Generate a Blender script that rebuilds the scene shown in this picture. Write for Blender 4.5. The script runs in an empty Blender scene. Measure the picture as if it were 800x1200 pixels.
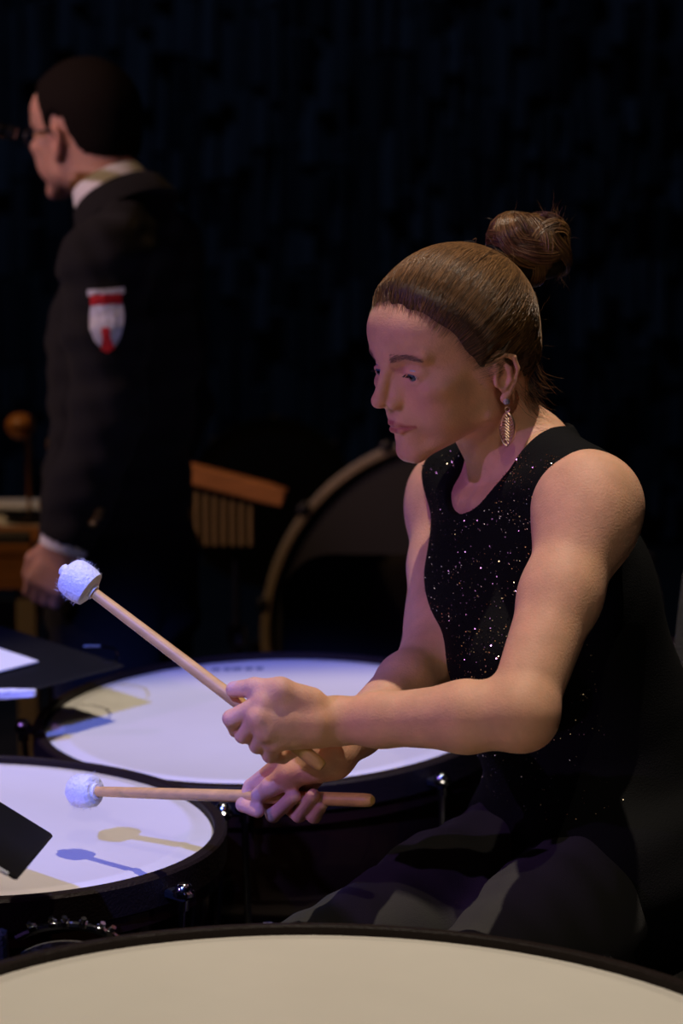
import bpy, math, random
import numpy as np
from mathutils import Vector
random.seed(7); RNG = np.random.default_rng(11)
SC = bpy.context.scene
# ------------------------------------------------------------------ camera
LENS, CAM_H, PITCH = 85.0, 1.68, math.radians(10.0)
F = LENS / 36.0 * 1200
cam_d = bpy.data.cameras.new('camera'); cam = bpy.data.objects.new('camera', cam_d)
SC.collection.objects.link(cam); SC.camera = cam
cam.location = (0, 0, CAM_H); cam.rotation_euler = (math.pi / 2 - PITCH, 0, 0)
cam_d.sensor_fit = 'VERTICAL'; cam_d.sensor_height = 36; cam_d.sensor_width = 24; cam_d.lens = LENS
cam_d.dof.use_dof = True; cam_d.dof.focus_distance = 2.6; cam_d.dof.aperture_fstop = 4.0
cam_d.clip_start = .05
# ------------------------------------------------------------------ world, lights, exposure
wd = bpy.data.worlds.new('world'); SC.world = wd; wd.use_nodes = True
wd.node_tree.nodes['Background'].inputs[0].default_value = (.25, .35, 1, 1)
wd.node_tree.nodes['Background'].inputs[1].default_value = .0015
vs = SC.view_settings; vs.view_transform = 'Standard'; vs.look = 'None'; vs.exposure = 0; vs.gamma = 1
vs.use_curve_mapping = False
def spot(name, loc, tgt, watts, col, deg, blend=.25, size=.03):
    l = bpy.data.lights.new(name, 'SPOT'); l.energy = watts; l.color = col
    l.spot_size = math.radians(deg); l.spot_blend = blend; l.shadow_soft_size = size
    o = bpy.data.objects.new(name, l); SC.collection.objects.link(o); o.location = loc
    o.rotation_euler = (Vector(tgt) - Vector(loc)).to_track_quat('-Z', 'Y').to_euler()
    return o
WARM = (1, .86, .69); BLUE = (.13, .20, 1)
spot('warm_stage_spot', (.35, 2.95, 5.3), (.0, 2.5, .9), 480, WARM, 28, .22)
spot('warm_stage_spot', (.0, -.6, 4.6), (.0, 2.3, .9), 75, WARM, 22, .3)
spot('blue_stage_spot', (-1.5, -.5, 3.9), (-.36, 3.02, .82), 1150, BLUE, 14, .45)
spot('violet_stage_spot', (-3.9, .2, 2.9), (-.18, 2.9, 1.15), 225, (.55, .27, 1), 17, .4)
spot('pink_stage_spot', (-3.4, 2.6, 3.0), (-.45, 4.1, 1.55), 230, (.95, .62, .78), 24, .5)
spot('amber_back_spot', (-2.2, 3.2, 4.6), (-.35, 4.9, .9), 140, (1, .6, .3), 34, .5)
spot('blue_wall_wash', (-1.5, 6.6, 5.4), (.4, 8.4, 1.8), 100, (.3, .5, 1), 95)
# ------------------------------------------------------------------ helpers
CP, SP = math.cos(PITCH), math.sin(PITCH)
def P(px, py, d):
    """point seen at pixel (px, py) of the 800x1200 frame, d metres along the lens axis"""
    x = (px - 400) * d / F; u = (600 - py) * d / F
    return np.array([x, d * CP + u * SP, CAM_H - d * SP + u * CP])
def onplane(px, py, c, n):
    o = V(0, 0, CAM_H); r = P(px, py, 1.) - o; return o + r * (np.dot(np.asarray(c) - o, n) / np.dot(r, n))
def V(*a): return np.array(a, float)
def unit(v): v = np.asarray(v, float); return v / np.linalg.norm(v)
WL = {}
def link(o, parent):
    SC.collection.objects.link(o)
    if parent is not None: o.parent = parent
    return o
def empty(name, loc, label=None, cat=None, group=None):
    o = bpy.data.objects.new(name, None); o.empty_display_size = .05
    SC.collection.objects.link(o); o.location = tuple(loc); WL[o] = np.array(loc, float)
    return tag(o, label, cat, group)
def tag(o, label=None, cat=None, group=None, kind=None):
    if label: o['label'] = label
    if cat: o['category'] = cat
    if group: o['group'] = group
    if kind: o['kind'] = kind
    return o
def mesh(name, verts, faces, mat, parent=None, smooth=True, loc=None, attrs=None):
    """verts are world coordinates; the object sits at its parent's place (or at loc)"""
    verts = np.asarray(verts, np.float64)
    base = WL[parent] if parent is not None else (np.array(loc, float) if loc is not None else np.zeros(3))
    me = bpy.data.meshes.new(name); v = (verts - base).astype(np.float32)
    if isinstance(faces, np.ndarray) and faces.ndim == 2:
        n, m = faces.shape
        me.vertices.add(len(v)); me.vertices.foreach_set('co', v.ravel())
        me.loops.add(n * m); me.loops.foreach_set('vertex_index', faces.astype(np.int32).ravel())
        me.polygons.add(n); me.polygons.foreach_set('loop_start', np.arange(0, n * m, m, dtype=np.int32))
        me.polygons.foreach_set('loop_total', np.full(n, m, np.int32)); me.update(calc_edges=True)
    else:
        me.from_pydata([tuple(map(float, q)) for q in v], [], [tuple(map(int, f)) for f in faces]); me.update()
    if smooth: me.polygons.foreach_set('use_smooth', np.ones(len(me.polygons), bool))
    for k, a in (attrs or {}).items():
        me.attributes.new(k, 'FLOAT', 'POINT').data.foreach_set('value', np.asarray(a, np.float32))
    me.materials.append(mat)
    o = bpy.data.objects.new(name, me); link(o, parent); WL[o] = base
    if parent is None: o.location = tuple(base)
    return o
class MB:
    """collects shapes for one mesh"""
    def __init__(s): s.v = []; s.f = []
    def add(s, v, f):
        b = len(s.v); s.v += [tuple(q) for q in v]; s.f += [tuple(i + b for i in q) for q in f]; return s
    def box(s, c, size, ax=None, bev=0.0):
        X, Y, Z = (V(1, 0, 0), V(0, 1, 0), V(0, 0, 1)) if ax is None else [unit(a) for a in ax]
        hx, hy, hz = [q / 2 for q in size]; c = np.array(c, float); b = bev
        if b <= 0:
            v = [c + X * i * hx + Y * j * hy + Z * k * hz for i in (-1, 1) for j in (-1, 1) for k in (-1, 1)]
            f = [(0, 1, 3, 2), (4, 6, 7, 5), (0, 4, 5, 1), (2, 3, 7, 6), (0, 2, 6, 4), (1, 5, 7, 3)]
            return s.add(v, f)
        v = []; f = []
        ring = [(-hx, -hy + b), (-hx + b, -hy), (hx - b, -hy), (hx, -hy + b), (hx, hy - b), (hx - b, hy), (-hx + b, hy), (-hx, hy - b)]
        for z, k in ((-hz, 1 - b / max(min(hx, hy), 1e-6)), (-hz + b, 1), (hz - b, 1), (hz, 1 - b / max(min(hx, hy), 1e-6))):
            v += [c + X * a * k + Y * e * k + Z * z for a, e in ring]
        for r in range(3):
            f += [(r * 8 + i, r * 8 + (i + 1) % 8, r * 8 + 8 + (i + 1) % 8, r * 8 + 8 + i) for i in range(8)]
        f += [tuple(range(7, -1, -1)), tuple(range(24, 32))]
        return s.add(v, f)
    def tube(s, pts, r, n=10, closed=False, cap=True):
        pts = [np.array(p, float) for p in pts]; m = len(pts)
        rr = [r] * m if np.isscalar(r) else list(r); v = []; f = []; prev = None
        for i in range(m):
            a = pts[i - 1] if (i > 0 or closed) else pts[i]; b = pts[(i + 1) % m] if (i < m - 1 or closed) else pts[i]
            t = unit(b - a)
            if prev is None:
                q = V(0, 0, 1) if abs(t[2]) < .9 else V(1, 0, 0); u = unit(np.cross(t, q))
            else: u = unit(prev - t * np.dot(prev, t))
            prev = u; w = np.cross(t, u)
            v += [pts[i] + rr[i] * (math.cos(2 * math.pi * k / n) * u + math.sin(2 * math.pi * k / n) * w) for k in range(n)]
        for i in range(m if closed else m - 1):
            j = (i + 1) % m
            f += [(i * n + k, i * n + (k + 1) % n, j * n + (k + 1) % n, j * n + k) for k in range(n)]
        if cap and not closed: f += [tuple(range(n - 1, -1, -1)), tuple(range((m - 1) * n, m * n))]
        return s.add(v, f)
    def lathe(s, c, prof, n=48, ax=(0, 0, 1), close=False):
        """prof: list of (radius, height) along ax"""
        Z = unit(ax); q = V(0, 1, 0) if abs(Z[1]) < .9 else V(1, 0, 0); X = unit(np.cross(q, Z)); Y = np.cross(Z, X)
        c = np.array(c, float); m = len(prof); v = []; f = []
        for r, h in prof:
            v += [c + Z * h + max(r, 1e-5) * (math.cos(2 * math.pi * k / n) * X + math.sin(2 * math.pi * k / n) * Y) for k in range(n)]
        for i in range(m if close else m - 1):
            j = (i + 1) % m
            f += [(i * n + k, i * n + (k + 1) % n, j * n + (k + 1) % n, j * n + k) for k in range(n)]
        return s.add(v, f)
    def build(s, name, mat, parent=None, smooth=True, loc=None):
        o = mesh(name, s.v, s.f, mat, parent, smooth, loc)
        if smooth:
            try: o.data.set_sharp_from_angle(angle=math.radians(38))
            except Exception: pass
        return o
# ------------------------------------------------------------------ materials
def mat(name, col, rough=.5, metal=0., var=0., vscale=20., bump=0., bscale=60., spec=.5, sss=0., sheen=0., coat=0., stretch=None):
    m = bpy.data.materials.new(name); m.use_nodes = True; nt = m.node_tree; b = nt.nodes['Principled BSDF']
    b.inputs['Base Color'].default_value = (*col, 1); b.inputs['Roughness'].default_value = rough
    b.inputs['Metallic'].default_value = metal; b.inputs['Specular IOR Level'].default_value = spec
    b.inputs['Coat Weight'].default_value = coat; b.inputs['Sheen Weight'].default_value = sheen
    if sss:
        b.inputs['Subsurface Weight'].default_value = sss; b.inputs['Subsurface Radius'].default_value = (1, .35, .2)
        b.inputs['Subsurface Scale'].default_value = .006
    if var or bump:
        tc = nt.nodes.new('ShaderNodeTexCoord'); src = tc.outputs['Object']
        if stretch:
            mp = nt.nodes.new('ShaderNodeMapping'); mp.inputs['Scale'].default_value = stretch
            nt.links.new(src, mp.inputs[0]); src = mp.outputs[0]
    if var:
        n = nt.nodes.new('ShaderNodeTexNoise'); n.inputs['Scale'].default_value = vscale; n.inputs['Detail'].default_value = 5
        r = nt.nodes.new('ShaderNodeValToRGB'); r.color_ramp.elements[0].position = .3; r.color_ramp.elements[1].position = .7
        r.color_ramp.elements[0].color = (*[c * (1 - var) for c in col], 1); r.color_ramp.elements[1].color = (*[min(1, c * (1 + var)) for c in col], 1)
        nt.links.new(src, n.inputs['Vector']); nt.links.new(n.outputs['Fac'], r.inputs[0]); nt.links.new(r.outputs[0], b.inputs['Base Color'])
    if bump:
        n = nt.nodes.new('ShaderNodeTexNoise'); n.inputs['Scale'].default_value = bscale; n.inputs['Detail'].default_value = 4
        u = nt.nodes.new('ShaderNodeBump'); u.inputs['Strength'].default_value = bump; u.inputs['Distance'].default_value = .004
        nt.links.new(src, n.inputs['Vector']); nt.links.new(n.outputs['Fac'], u.inputs['Height']); nt.links.new(u.outputs[0], b.inputs['Normal'])
    return m
def skin_mat(name, col):
    m = mat(name, col, rough=.56, var=.09, vscale=40, bump=.2, bscale=420, sss=.2, spec=.35)
    nt = m.node_tree; b = nt.nodes['Principled BSDF']; src = b.inputs['Base Color'].links[0].from_socket
    for an, c in (('rosy', (.62, .22, .17)), ('lip', (.44, .09, .09)), ('nail', (.72, .42, .34)), ('mole', (.16, .07, .04))):
        at = nt.nodes.new('ShaderNodeAttribute'); at.attribute_name = an
        mx = nt.nodes.new('ShaderNodeMix'); mx.data_type = 'RGBA'; mx.inputs[7].default_value = (*c, 1)
        nt.links.new(at.outputs['Fac'], mx.inputs[0]); nt.links.new(src, mx.inputs[6]); src = mx.outputs[2]
    nt.links.new(src, b.inputs['Base Color']); return m
def hair_mat(name, c0, c1):
    m = mat(name, c1, rough=.33, spec=.6); nt = m.node_tree; b = nt.nodes['Principled BSDF']
    at = nt.nodes.new('ShaderNodeAttribute'); at.attribute_name = 'shade'
    mx = nt.nodes.new('ShaderNodeMix'); mx.data_type = 'RGBA'; mx.inputs[6].default_value = (*c0, 1); mx.inputs[7].default_value = (*c1, 1)
    nt.links.new(at.outputs['Fac'], mx.inputs[0]); nt.links.new(mx.outputs[2], b.inputs['Base Color']); return m
def eye_mat():
    m = mat('eye_surface', (.75, .72, .7), rough=.08, coat=.5); nt = m.node_tree; b = nt.nodes['Principled BSDF']
    at = nt.nodes.new('ShaderNodeAttribute'); at.attribute_name = 'iris'
    r = nt.nodes.new('ShaderNodeValToRGB'); cr = r.color_ramp; cr.interpolation = 'LINEAR'
    cr.elements[0].position = 0; cr.elements[0].color = (.005, .005, .006, 1); cr.elements[1].position = 1; cr.elements[1].color = (.55, .5, .48, 1)
    for p_, c in ((.19, (.005, .005, .006)), (.22, (.10, .14, .19)), (.42, (.09, .15, .22)), (.47, (.02, .03, .04)), (.52, (.6, .56, .54))):
        e = cr.elements.new(p_); e.color = (*c, 1)
    nt.links.new(at.outputs['Fac'], r.inputs[0]); nt.links.new(r.outputs[0], b.inputs['Base Color']); return m
M = dict(
    skin=skin_mat('fair_skin', (.79, .43, .275)), skin2=skin_mat('man_skin', (.55, .30, .22)), eye=eye_mat(),
    hair=hair_mat('brown_hair', (.035, .016, .007), (.34, .17, .062)), hairbase=mat('hair_base', (.05, .024, .010), rough=.6, bump=.3, bscale=200),
    hairdark=mat('hair_core', (.02, .009, .004), rough=.7), hairm=mat('dark_hair', (.009, .006, .005), rough=.85, bump=.8, bscale=240, spec=.1), lash=mat('lash', (.012, .008, .007), rough=.6),
    brow=mat('brow_hair', (.26, .145, .10), rough=.6),
    top=mat('black_knit', (.004, .004, .0045), rough=.85, bump=.25, bscale=500, spec=.15), sequin=mat('sequin', (.85, .72, .5), rough=.22, metal=1),
    trouser=mat('charcoal_cloth', (.05, .048, .047), rough=.9, bump=.3, bscale=700, spec=.1, sheen=.05), shoe=mat('black_leather', (.01, .01, .01), rough=.35),
    jacket=mat('navy_black_wool', (.010, .010, .012), rough=.85, bump=.3, bscale=400, spec=.15, sheen=.04), shirt=mat('white_shirt', (.75, .75, .78), rough=.7),
    brass=mat('brass', (.75, .5, .2), rough=.3, metal=1), chime=mat('aged_brass', (.30, .20, .07), rough=.45, metal=.35), gold=mat('gold_earring', (.78, .52, .34), rough=.33, metal=1), gem=mat('clear_gem', (.8, .8, .9), rough=.08, metal=.6),
    wood=mat('hickory_shaft', (.70, .40, .13), rough=.45, var=.12, vscale=12, stretch=(1, 9, 9), coat=.2), felt=mat('white_felt', (.82, .82, .85), rough=.95, bump=.6, bscale=220, sheen=.3),
    dhead=mat('drum_head_film', (.74, .70, .63), rough=.42, var=.035, vscale=5, spec=.35), hoop=mat('dark_hoop', (.012, .006, .005), rough=.55, bump=.3, bscale=300, spec=.2),
    chrome=mat('chrome', (.75, .76, .8), rough=.12, metal=1), bowl=mat('dark_kettle', (.045, .014, .009), rough=.16, metal=.5, coat=.5), base=mat('black_metal', (.012, .012, .014), rough=.4, metal=.3),
    desk=mat('black_desk', (.008, .008, .010), rough=.6, bump=.04, bscale=300, spec=.12), paper=mat('paper', (.82, .82, .8), rough=.7), ink=mat('ink', (.25, .25, .28), rough=.7),
    grey=mat('grey_upholstery', (.085, .08, .075), rough=.95, bump=.8, bscale=300, var=.2, vscale=200), red=mat('red_cloth', (.55, .008, .015), rough=.7), white=mat('white_thread', (.62, .64, .72), rough=.8, var=.25, vscale=90),
    orange=mat('varnished_wood', (.42, .17, .045), rough=.4, var=.25, vscale=9, stretch=(1, 8, 8)), olive=mat('hoop_wood', (.36, .28, .17), rough=.5, var=.15, vscale=8),
    tomhead=mat('matte_black_head', (.003, .003, .003), rough=.9, spec=.05), bdhead=mat('dark_drum_head', (.012, .010, .009), rough=.7), floor=mat('stage_floor', (.02, .016, .013), rough=.5, var=.3, vscale=6), wall=mat('dark_wall', (.035, .037, .042), rough=.75, spec=.2),
    ceil=mat('dark_ceiling', (.01, .01, .01), rough=.9), chair=mat('dark_chair', (.012, .010, .009), rough=.85), plast=mat('black_plastic', (.01, .01, .012), rough=.3), band=mat('elastic_band', (.006, .006, .007), rough=.8, spec=.1))
# ------------------------------------------------------------------ distance-field modelling
def smin(a, b, k):
    if k <= 0: return np.minimum(a, b)
    h = np.clip(.5 + .5 * (b - a) / k, 0, 1); return b + (a - b) * h - k * h * (1 - h)
def smax(a, b, k): return -smin(-a, -b, k)
def capd(p, a, b, ra, rb):
    a = np.asarray(a, np.float32); ab = np.asarray(b, np.float32) - a; pa = p - a
    h = np.clip((pa @ ab) / max(float(ab @ ab), 1e-12), 0, 1)
    q = pa - h[..., None] * ab
    return np.sqrt(np.einsum('...i,...i->...', q, q)) - (ra + (rb - ra) * h)
def elld(p, c, r, R=None):
    q = p - np.asarray(c, np.float32)
    if R is not None: q = q @ np.asarray(R, np.float32).T
    r = np.asarray(r, np.float32); a = q / r; b = a / r
    k0 = np.sqrt(np.einsum('...i,...i->...', a, a)); k1 = np.sqrt(np.einsum('...i,...i->...', b, b)) + 1e-9
    return k0 * (k0 - 1) / k1
def cap(a, b, ra, rb=None): return lambda p: capd(p, a, b, ra, ra if rb is None else rb)
def ell(c, r, R=None): return lambda p: elld(p, c, r, R)
def chain(pts, rs, k=.003):
    def f(p):
        d = None
        for i in range(len(pts) - 1):
            e = capd(p, pts[i], pts[i + 1], rs[i], rs[i + 1]); d = e if d is None else smin(d, e, k)
        return d
    return f
class Fld:
    def __init__(s): s.ops = []
    def add(s, fn, k=.01): s.ops.append((0, fn, k)); return s
    def sub(s, fn, k=.005): s.ops.append((1, fn, k)); return s
    def __call__(s, p):
        p = np.asarray(p, np.float32); d = np.full(p.shape[:-1], 1., np.float32)
        for o, fn, k in s.ops: d = smin(d, fn(p), k) if o == 0 else smax(d, -fn(p), k)
        return d
    def grad(s, p, e=.0015):
        return np.stack([s(p + np.eye(3)[i] * e) - s(p - np.eye(3)[i] * e) for i in range(3)], -1) / (2 * e)
    def drop(s, p, off=0., it=6):
        p = np.asarray(p, float)
        for _ in range(it):
            g = s.grad(p); g /= np.linalg.norm(g, axis=-1, keepdims=True) + 1e-9; p = p - g * (s(p) - off)[..., None]
        return p
    def mesh(s, lo, hi, h, B=8):
        lo = np.asarray(lo, float); hi = np.asarray(hi, float)
        nb = np.ceil((hi - lo) / (B * h)).astype(int); hd = B * h * .8661
        I = np.stack(np.meshgrid(*[np.arange(n) for n in nb], indexing='ij'), -1).reshape(-1, 3)
        C = (lo + (I + .5) * B * h).astype(np.float32)
        # two levels of culling
        dc = np.concatenate([s(c) for c in np.array_split(C, max(1, len(C) // 120000))])
        k_ = np.abs(dc) < hd * 2.4 + .001; I = I[k_]; C = C[k_]; dc = dc[k_]; n = len(I)
        g = np.stack(np.meshgrid(*[np.arange(B + 1)] * 3, indexing='ij'), -1).reshape(-1, 3) * h
        D = np.full((n, (B + 1) ** 3), 1., np.float32); base = (lo + I * B * h)
        for oi, (o, fn, k) in enumerate(s.ops):
            km = max(q_[2] for q_ in s.ops[oi:]); di = fn(C)
            act = np.where(di < (dc + 2.4 * hd + 1.3 * km if o == 0 else 2.2 * hd + 1.3 * km))[0]
            for idx in np.array_split(act, max(1, len(act) // 1500)):
                if not len(idx): continue
                pts = (base[idx][:, None] + g[None]).astype(np.float32); e = fn(pts)
                D[idx] = smin(D[idx], e, k) if o == 0 else smax(D[idx], -e, k)
        D = D.reshape(n, B + 1, B + 1, B + 1); S = D < 0
        cnt = sum(S[:, i:i + B, j:j + B, k:k + B].astype(np.int8) for i in (0, 1) for j in (0, 1) for k in (0, 1))
        b, ci, cj, ck = np.where((cnt > 0) & (cnt < 8))
        corner = {(i, j, k): D[b, ci + i, cj + j, ck + k] for i in (0, 1) for j in (0, 1) for k in (0, 1)}
        acc = np.zeros((len(b), 3)); num = np.zeros(len(b))
        for ax in range(3):
            for u in (0, 1):
                for w in (0, 1):
                    p0 = [0, 0, 0]; oth = [a for a in range(3) if a != ax]; p0[oth[0]] = u; p0[oth[1]] = w; p1 = list(p0); p1[ax] = 1
                    a0, a1 = corner[tuple(p0)], corner[tuple(p1)]; x = (a0 < 0) != (a1 < 0)
                    t = np.where(x, a0 / np.where(x, a0 - a1, 1), 0); q = np.zeros((len(b), 3)) + p0; q[:, ax] += t
                    acc += q * x[:, None]; num += x
        gc = I[b] * B + np.stack([ci, cj, ck], -1); vert = lo + (gc + acc / num[:, None]) * h
        NY, NZ = int(nb[1] * B + 2), int(nb[2] * B + 2)
        ids = ((gc[:, 0] + 1) * NY + gc[:, 1] + 1).astype(np.int64) * NZ + gc[:, 2] + 1
        order = np.argsort(ids); ids = ids[order]; vert = vert[order]
        c0 = corner[(0, 0, 0)][order] < 0; off = [NY * NZ, NZ, 1]; quads = []
        for ax in range(3):
            p1 = [0, 0, 0]; p1[ax] = 1; c1 = corner[tuple(p1)][order] < 0; e = np.where(c0 != c1)[0]
            o1, o2 = off[(ax + 1) % 3], off[(ax + 2) % 3]; me = ids[e]
            want = np.stack([me - o1 - o2, me - o2, me, me - o1], -1); loc = np.clip(np.searchsorted(ids, want), 0, len(ids) - 1)
            ok = (ids[loc] == want).all(1); loc = loc[ok]; fl = ~c0[e][ok]
            loc[fl] = loc[fl][:, ::-1]; quads.append(loc)
        return vert, np.concatenate(quads)
def strand_shade(S_, K, n=3, seed=1): return np.repeat(np.random.default_rng(seed).uniform(0, 1, S_), K * n)
def strand_mesh(paths, rad, n=3):
    """paths (S, K, 3) -> thin tubes, tapered at both ends"""
    paths = np.asarray(paths, float); S_, K = paths.shape[:2]
    t = np.gradient(paths, axis=1); t /= np.linalg.norm(t, axis=-1, keepdims=True) + 1e-9
    ref = unit(V(.3, .5, .81)); u = np.cross(t, ref); u /= np.linalg.norm(u, axis=-1, keepdims=True) + 1e-9; w = np.cross(t, u)
    taper = np.clip(np.minimum(np.linspace(0, 1, K) * 4 + .12, (1 - np.linspace(0, 1, K)) * 4 + .2), 0, 1)
    r = (np.broadcast_to(np.asarray(rad, float), (S_,)))[:, None] * taper[None]
    v = np.stack([paths + r[..., None] * (math.cos(2 * math.pi * k / n) * u + math.sin(2 * math.pi * k / n) * w) for k in range(n)], 2).reshape(-1, 3)
    s_, k_, m_ = np.meshgrid(np.arange(S_), np.arange(K - 1), np.arange(n), indexing='ij'); b = (s_ * K + k_) * n; m2 = (m_ + 1) % n
    return v, np.stack([b + m_, b + m2, b + n + m2, b + n + m_], -1).reshape(-1, 4)
# ------------------------------------------------------------------ the place: floor, walls, ceiling
tag(MB().box((0, 4.2, -.05), (9, 10, .1)).build('floor', M['floor'], None, False), 'dark stage floor under the timpani', 'floor', kind='structure')
tag(MB().box((0, 4.2, 6.05), (9, 10, .1)).build('ceiling', M['ceil'], None, False), 'dark ceiling high above the stage', 'ceiling', kind='structure')
tag(MB().box((-4.55, 4.2, 3), (.1, 10, 6)).build('wall_left', M['ceil'], None, False), 'dark wall on the left of the stage', 'wall', kind='structure')
tag(MB().box((4.55, 4.2, 3), (.1, 10, 6)).build('wall_right', M['ceil'], None, False), 'dark wall on the right of the stage', 'wall', kind='structure')
def back_wall():
    b = MB(); w = .058; x = -3.6; r = random.Random(3)
    b.box((0, 8.95, 3), (9, .1, 6))
    while x < 3.6:
        z = r.uniform(-.2, 0)
        while z < 4.6:
            hgt = r.uniform(.12, .34); ty = r.uniform(-.55, .55); tx = r.uniform(-.35, .35)
            a = V(math.cos(ty), math.sin(ty), 0); c = unit(V(0, math.sin(tx), math.cos(tx)))
            b.box((x, 8.80 + r.uniform(-.02, .02), z + hgt / 2 + .2), (w * .92, .05, hgt), (a, np.cross(c, a), c)); z += hgt + .01
        x += w
    tag(b.build('wall_back', M['wall'], None, False), 'dark back wall of narrow uneven upright relief blocks', 'wall', kind='structure')
back_wall()
# ------------------------------------------------------------------ timpani
def timpano(c, R, tilt, label, rods=8, phase=0., mark=False, gauge=False):
    c = V(*c); n = unit(V(math.sin(tilt[0]), math.sin(tilt[1]), 1)); u = unit(np.cross([0, 1, 0], n)); w = np.cross(n, u)
    T = lambda x, y, z: c + u * x + w * y + n * z
    root = empty('timpano', (c[0], c[1], 0), label, 'timpani', 'timpani around the player')
    hd = MB().lathe(c, [(0, 0), (R * .5, 0), (R - .034, 0), (R - .030, .0012), (R - .024, .0012), (R - .020, -.0004), (R - .002, -.003), (R + .003, -.010)], 96, n).build('drum_head', M['dhead'], root)
    if mark:   # small maker's print near the far edge, too soft to read
        pm = MB(); x = -.075
        for i, wd_ in enumerate((.010, .0, .013, .011, .014, .012, .011)):
            if wd_: pm.box(T(x - .035, R - .065 - .00 * i, .0008), (wd_, .016, .0006), (u, w, n)); 
            x += wd_ + .004 if wd_ else .008
        pm.build('maker_print', M['ink'], hd, False)
    MB().lathe(c, [(R + .001, -.012), (R + .001, .004), (R + .003, .006), (R + .013, .005), (R + .016, .002), (R + .017, -.030), (R + .012, -.034), (R + .002, -.034)], 96, n, True).build('counterhoop', M['hoop'], root)
    prof = [(R - .004, -.028), (R + .010, -.034), (R + .012, -.05), (R + .002, -.056)]
    for i in range(13):
        a = i / 12 * math.pi / 2; prof.append((max(R * math.cos(a) ** .8, .001), -.056 - (R * .82) * math.sin(a)))
    MB().lathe(c, prof, 72, n).build('kettle', M['bowl'], root)
    MB().lathe(T(0, 0, -.30), [(R + .016, -.012), (R + .03, -.012), (R + .03, .012), (R + .016, .012)], 72, n, True).build('support_ring', M['base'], root)
    for i in range(rods):
        a = phase + 2 * math.pi * i / rods; ca, sa = math.cos(a), math.sin(a); r = R + .036
        rd = MB().tube([T(ca * r, sa * r, -.012), T(ca * (R + .03), sa * (R + .03), -.30)], .0045, 10).build('tension_rod', M['chrome'], root)
        k = MB().lathe(T(ca * r, sa * r, -.014), [(.0, .012), (.005, .0115), (.009, .008), (.010, .003), (.0125, .001), (.0125, -.003), (.007, -.005), (.007, -.02), (0, -.02)], 20, n)
        k.build('rod_knob', M['chrome'], rd)
        MB().box(T(ca * (R + .028), sa * (R + .028), -.018), (.032, .018, .010), (u * ca + w * sa, w * ca - u * sa, n), .002).build('hoop_claw', M['base'], rd)
    z0 = c[2] - R - .12
    for i in range(4):
        a = phase + .4 + math.pi / 2 * i; ca, sa = math.cos(a), math.sin(a)
        MB().tube([T(ca * (R + .024), sa * (R + .024), -.29), V(c[0] + ca * R * .86, c[1] + sa * R * .86, .30), V(c[0] + ca * R * .74, c[1] + sa * R * .74, .09)], [.016, .019, .022], 10).build('strut', M['base'], root)
        k = MB().lathe(V(c[0] + ca * R * .74, c[1] + sa * R * .74, .036), [(0, -.012), (.03, -.012), (.036, -.006), (.036, .006), (.03, .012), (0, .012)], 20, (-sa, ca, 0)).build('caster', M['plast'], root)
    MB().lathe((c[0], c[1], .09), [(R * .70, -.022), (R * .80, -.022), (R * .80, .022), (R * .70, .022)], 48, (0, 0, 1), True).build('base_ring', M['base'], root)
    MB().tube([V(c[0], c[1], .12), T(0, 0, -.056 - R * .80)], .022, 12).build('centre_post', M['base'], root)
    MB().box((c[0], c[1], .12), (R * 1.45, .05, .03), None, .004).build('base_bar', M['base'], root)
    MB().box((c[0] + R * .55, c[1] - .02, .15), (.26, .1, .02), (V(.96, .1, .25), V(-.1, .99, 0), V(-.25, 0, .96)), .004).build('pedal', M['chrome'], root)
    if gauge:
        g0 = P(78, 1104, 2.40); ax = V(1, 0, 0); up = unit(V(0, -.35, 1))
        ga = MB(); arc = [g0 + ax * .085 * math.sin(t) + up * (.085 * math.cos(t) - .064) for t in np.linspace(-.62, .75, 14)]
        ga.tube(arc, .0042, 8); gg = ga.build('tuning_gauge', M['chrome'], root)
        for t in (-.38, -.14, 0, .2, .4, .52):
            q = g0 + ax * .088 * math.sin(t) + up * (.088 * math.cos(t) - .064); d = unit(ax * math.sin(t) + up * math.cos(t))
            k = MB().box(q, (.008, .012, .008), (np.cross(d, V(0, 1, 0)), V(0, 1, 0), d), .0015); k.tube([q + V(0, -.003, 0), q + d * .009 + V(0, -.003, 0)], .0028, 8); k.build('note_marker', M['chrome'], gg)
        pl = MB(); i0 = [g0 + ax * .074 * math.sin(t) + up * (.070 * math.cos(t) - .069) for t in np.linspace(-.68, .7, 14)]; i1 = [p_ - up * .009 for p_ in i0]
        back = V(0, .004, 0); v = i0 + i1 + [p_ + back for p_ in i0] + [p_ + back for p_ in i1]; N = 14
        f = [(i, i + 1, N + i + 1, N + i) for i in range(N - 1)] + [(2 * N + i, 3 * N + i, 3 * N + i + 1, 2 * N + i + 1) for i in range(N - 1)] + [(i, 2 * N + i, 2 * N + i + 1, i + 1) for i in range(N - 1)] + [(N + i, N + i + 1, 3 * N + i + 1, 3 * N + i) for i in range(N - 1)]
        pl.add(v, f).build('gauge_plate', M['grey'], gg)
        MB().box(g0 + ax * -.066 + up * -.010, (.014, .02, .05), (ax, V(0, 1, 0), up), .003).build('gauge_bracket', M['grey'], gg)
        MB().tube([g0 + up * -.012 + V(0, .004, 0), g0 + up * -.03 + V(0, .10, -.04)], .008, 8).build('gauge_arm', M['base'], gg)
    return root
timpano((-.003, 1.852, .885), .40, (.026, .045), 'large timpani with a plain warm cream head in front of the seated player\'s knees', 8, 1.73)
timpano((-.441, 2.743, .823), .29, (.038, .0205), 'small timpani under the white mallet, shadows of sticks on its head', 6, -.61, gauge=True)
timpano((-.1015, 3.305, .805), .315, (-.025, -.033), 'timpani behind the crossed hands, its pale head shaded at the rim by a music stand', 8, -.85, mark=True)
timpano((.37, 3.74, .78), .22, (0, 0), 'timpani standing in shadow behind the seated player\'s back', 8, .5)
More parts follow.
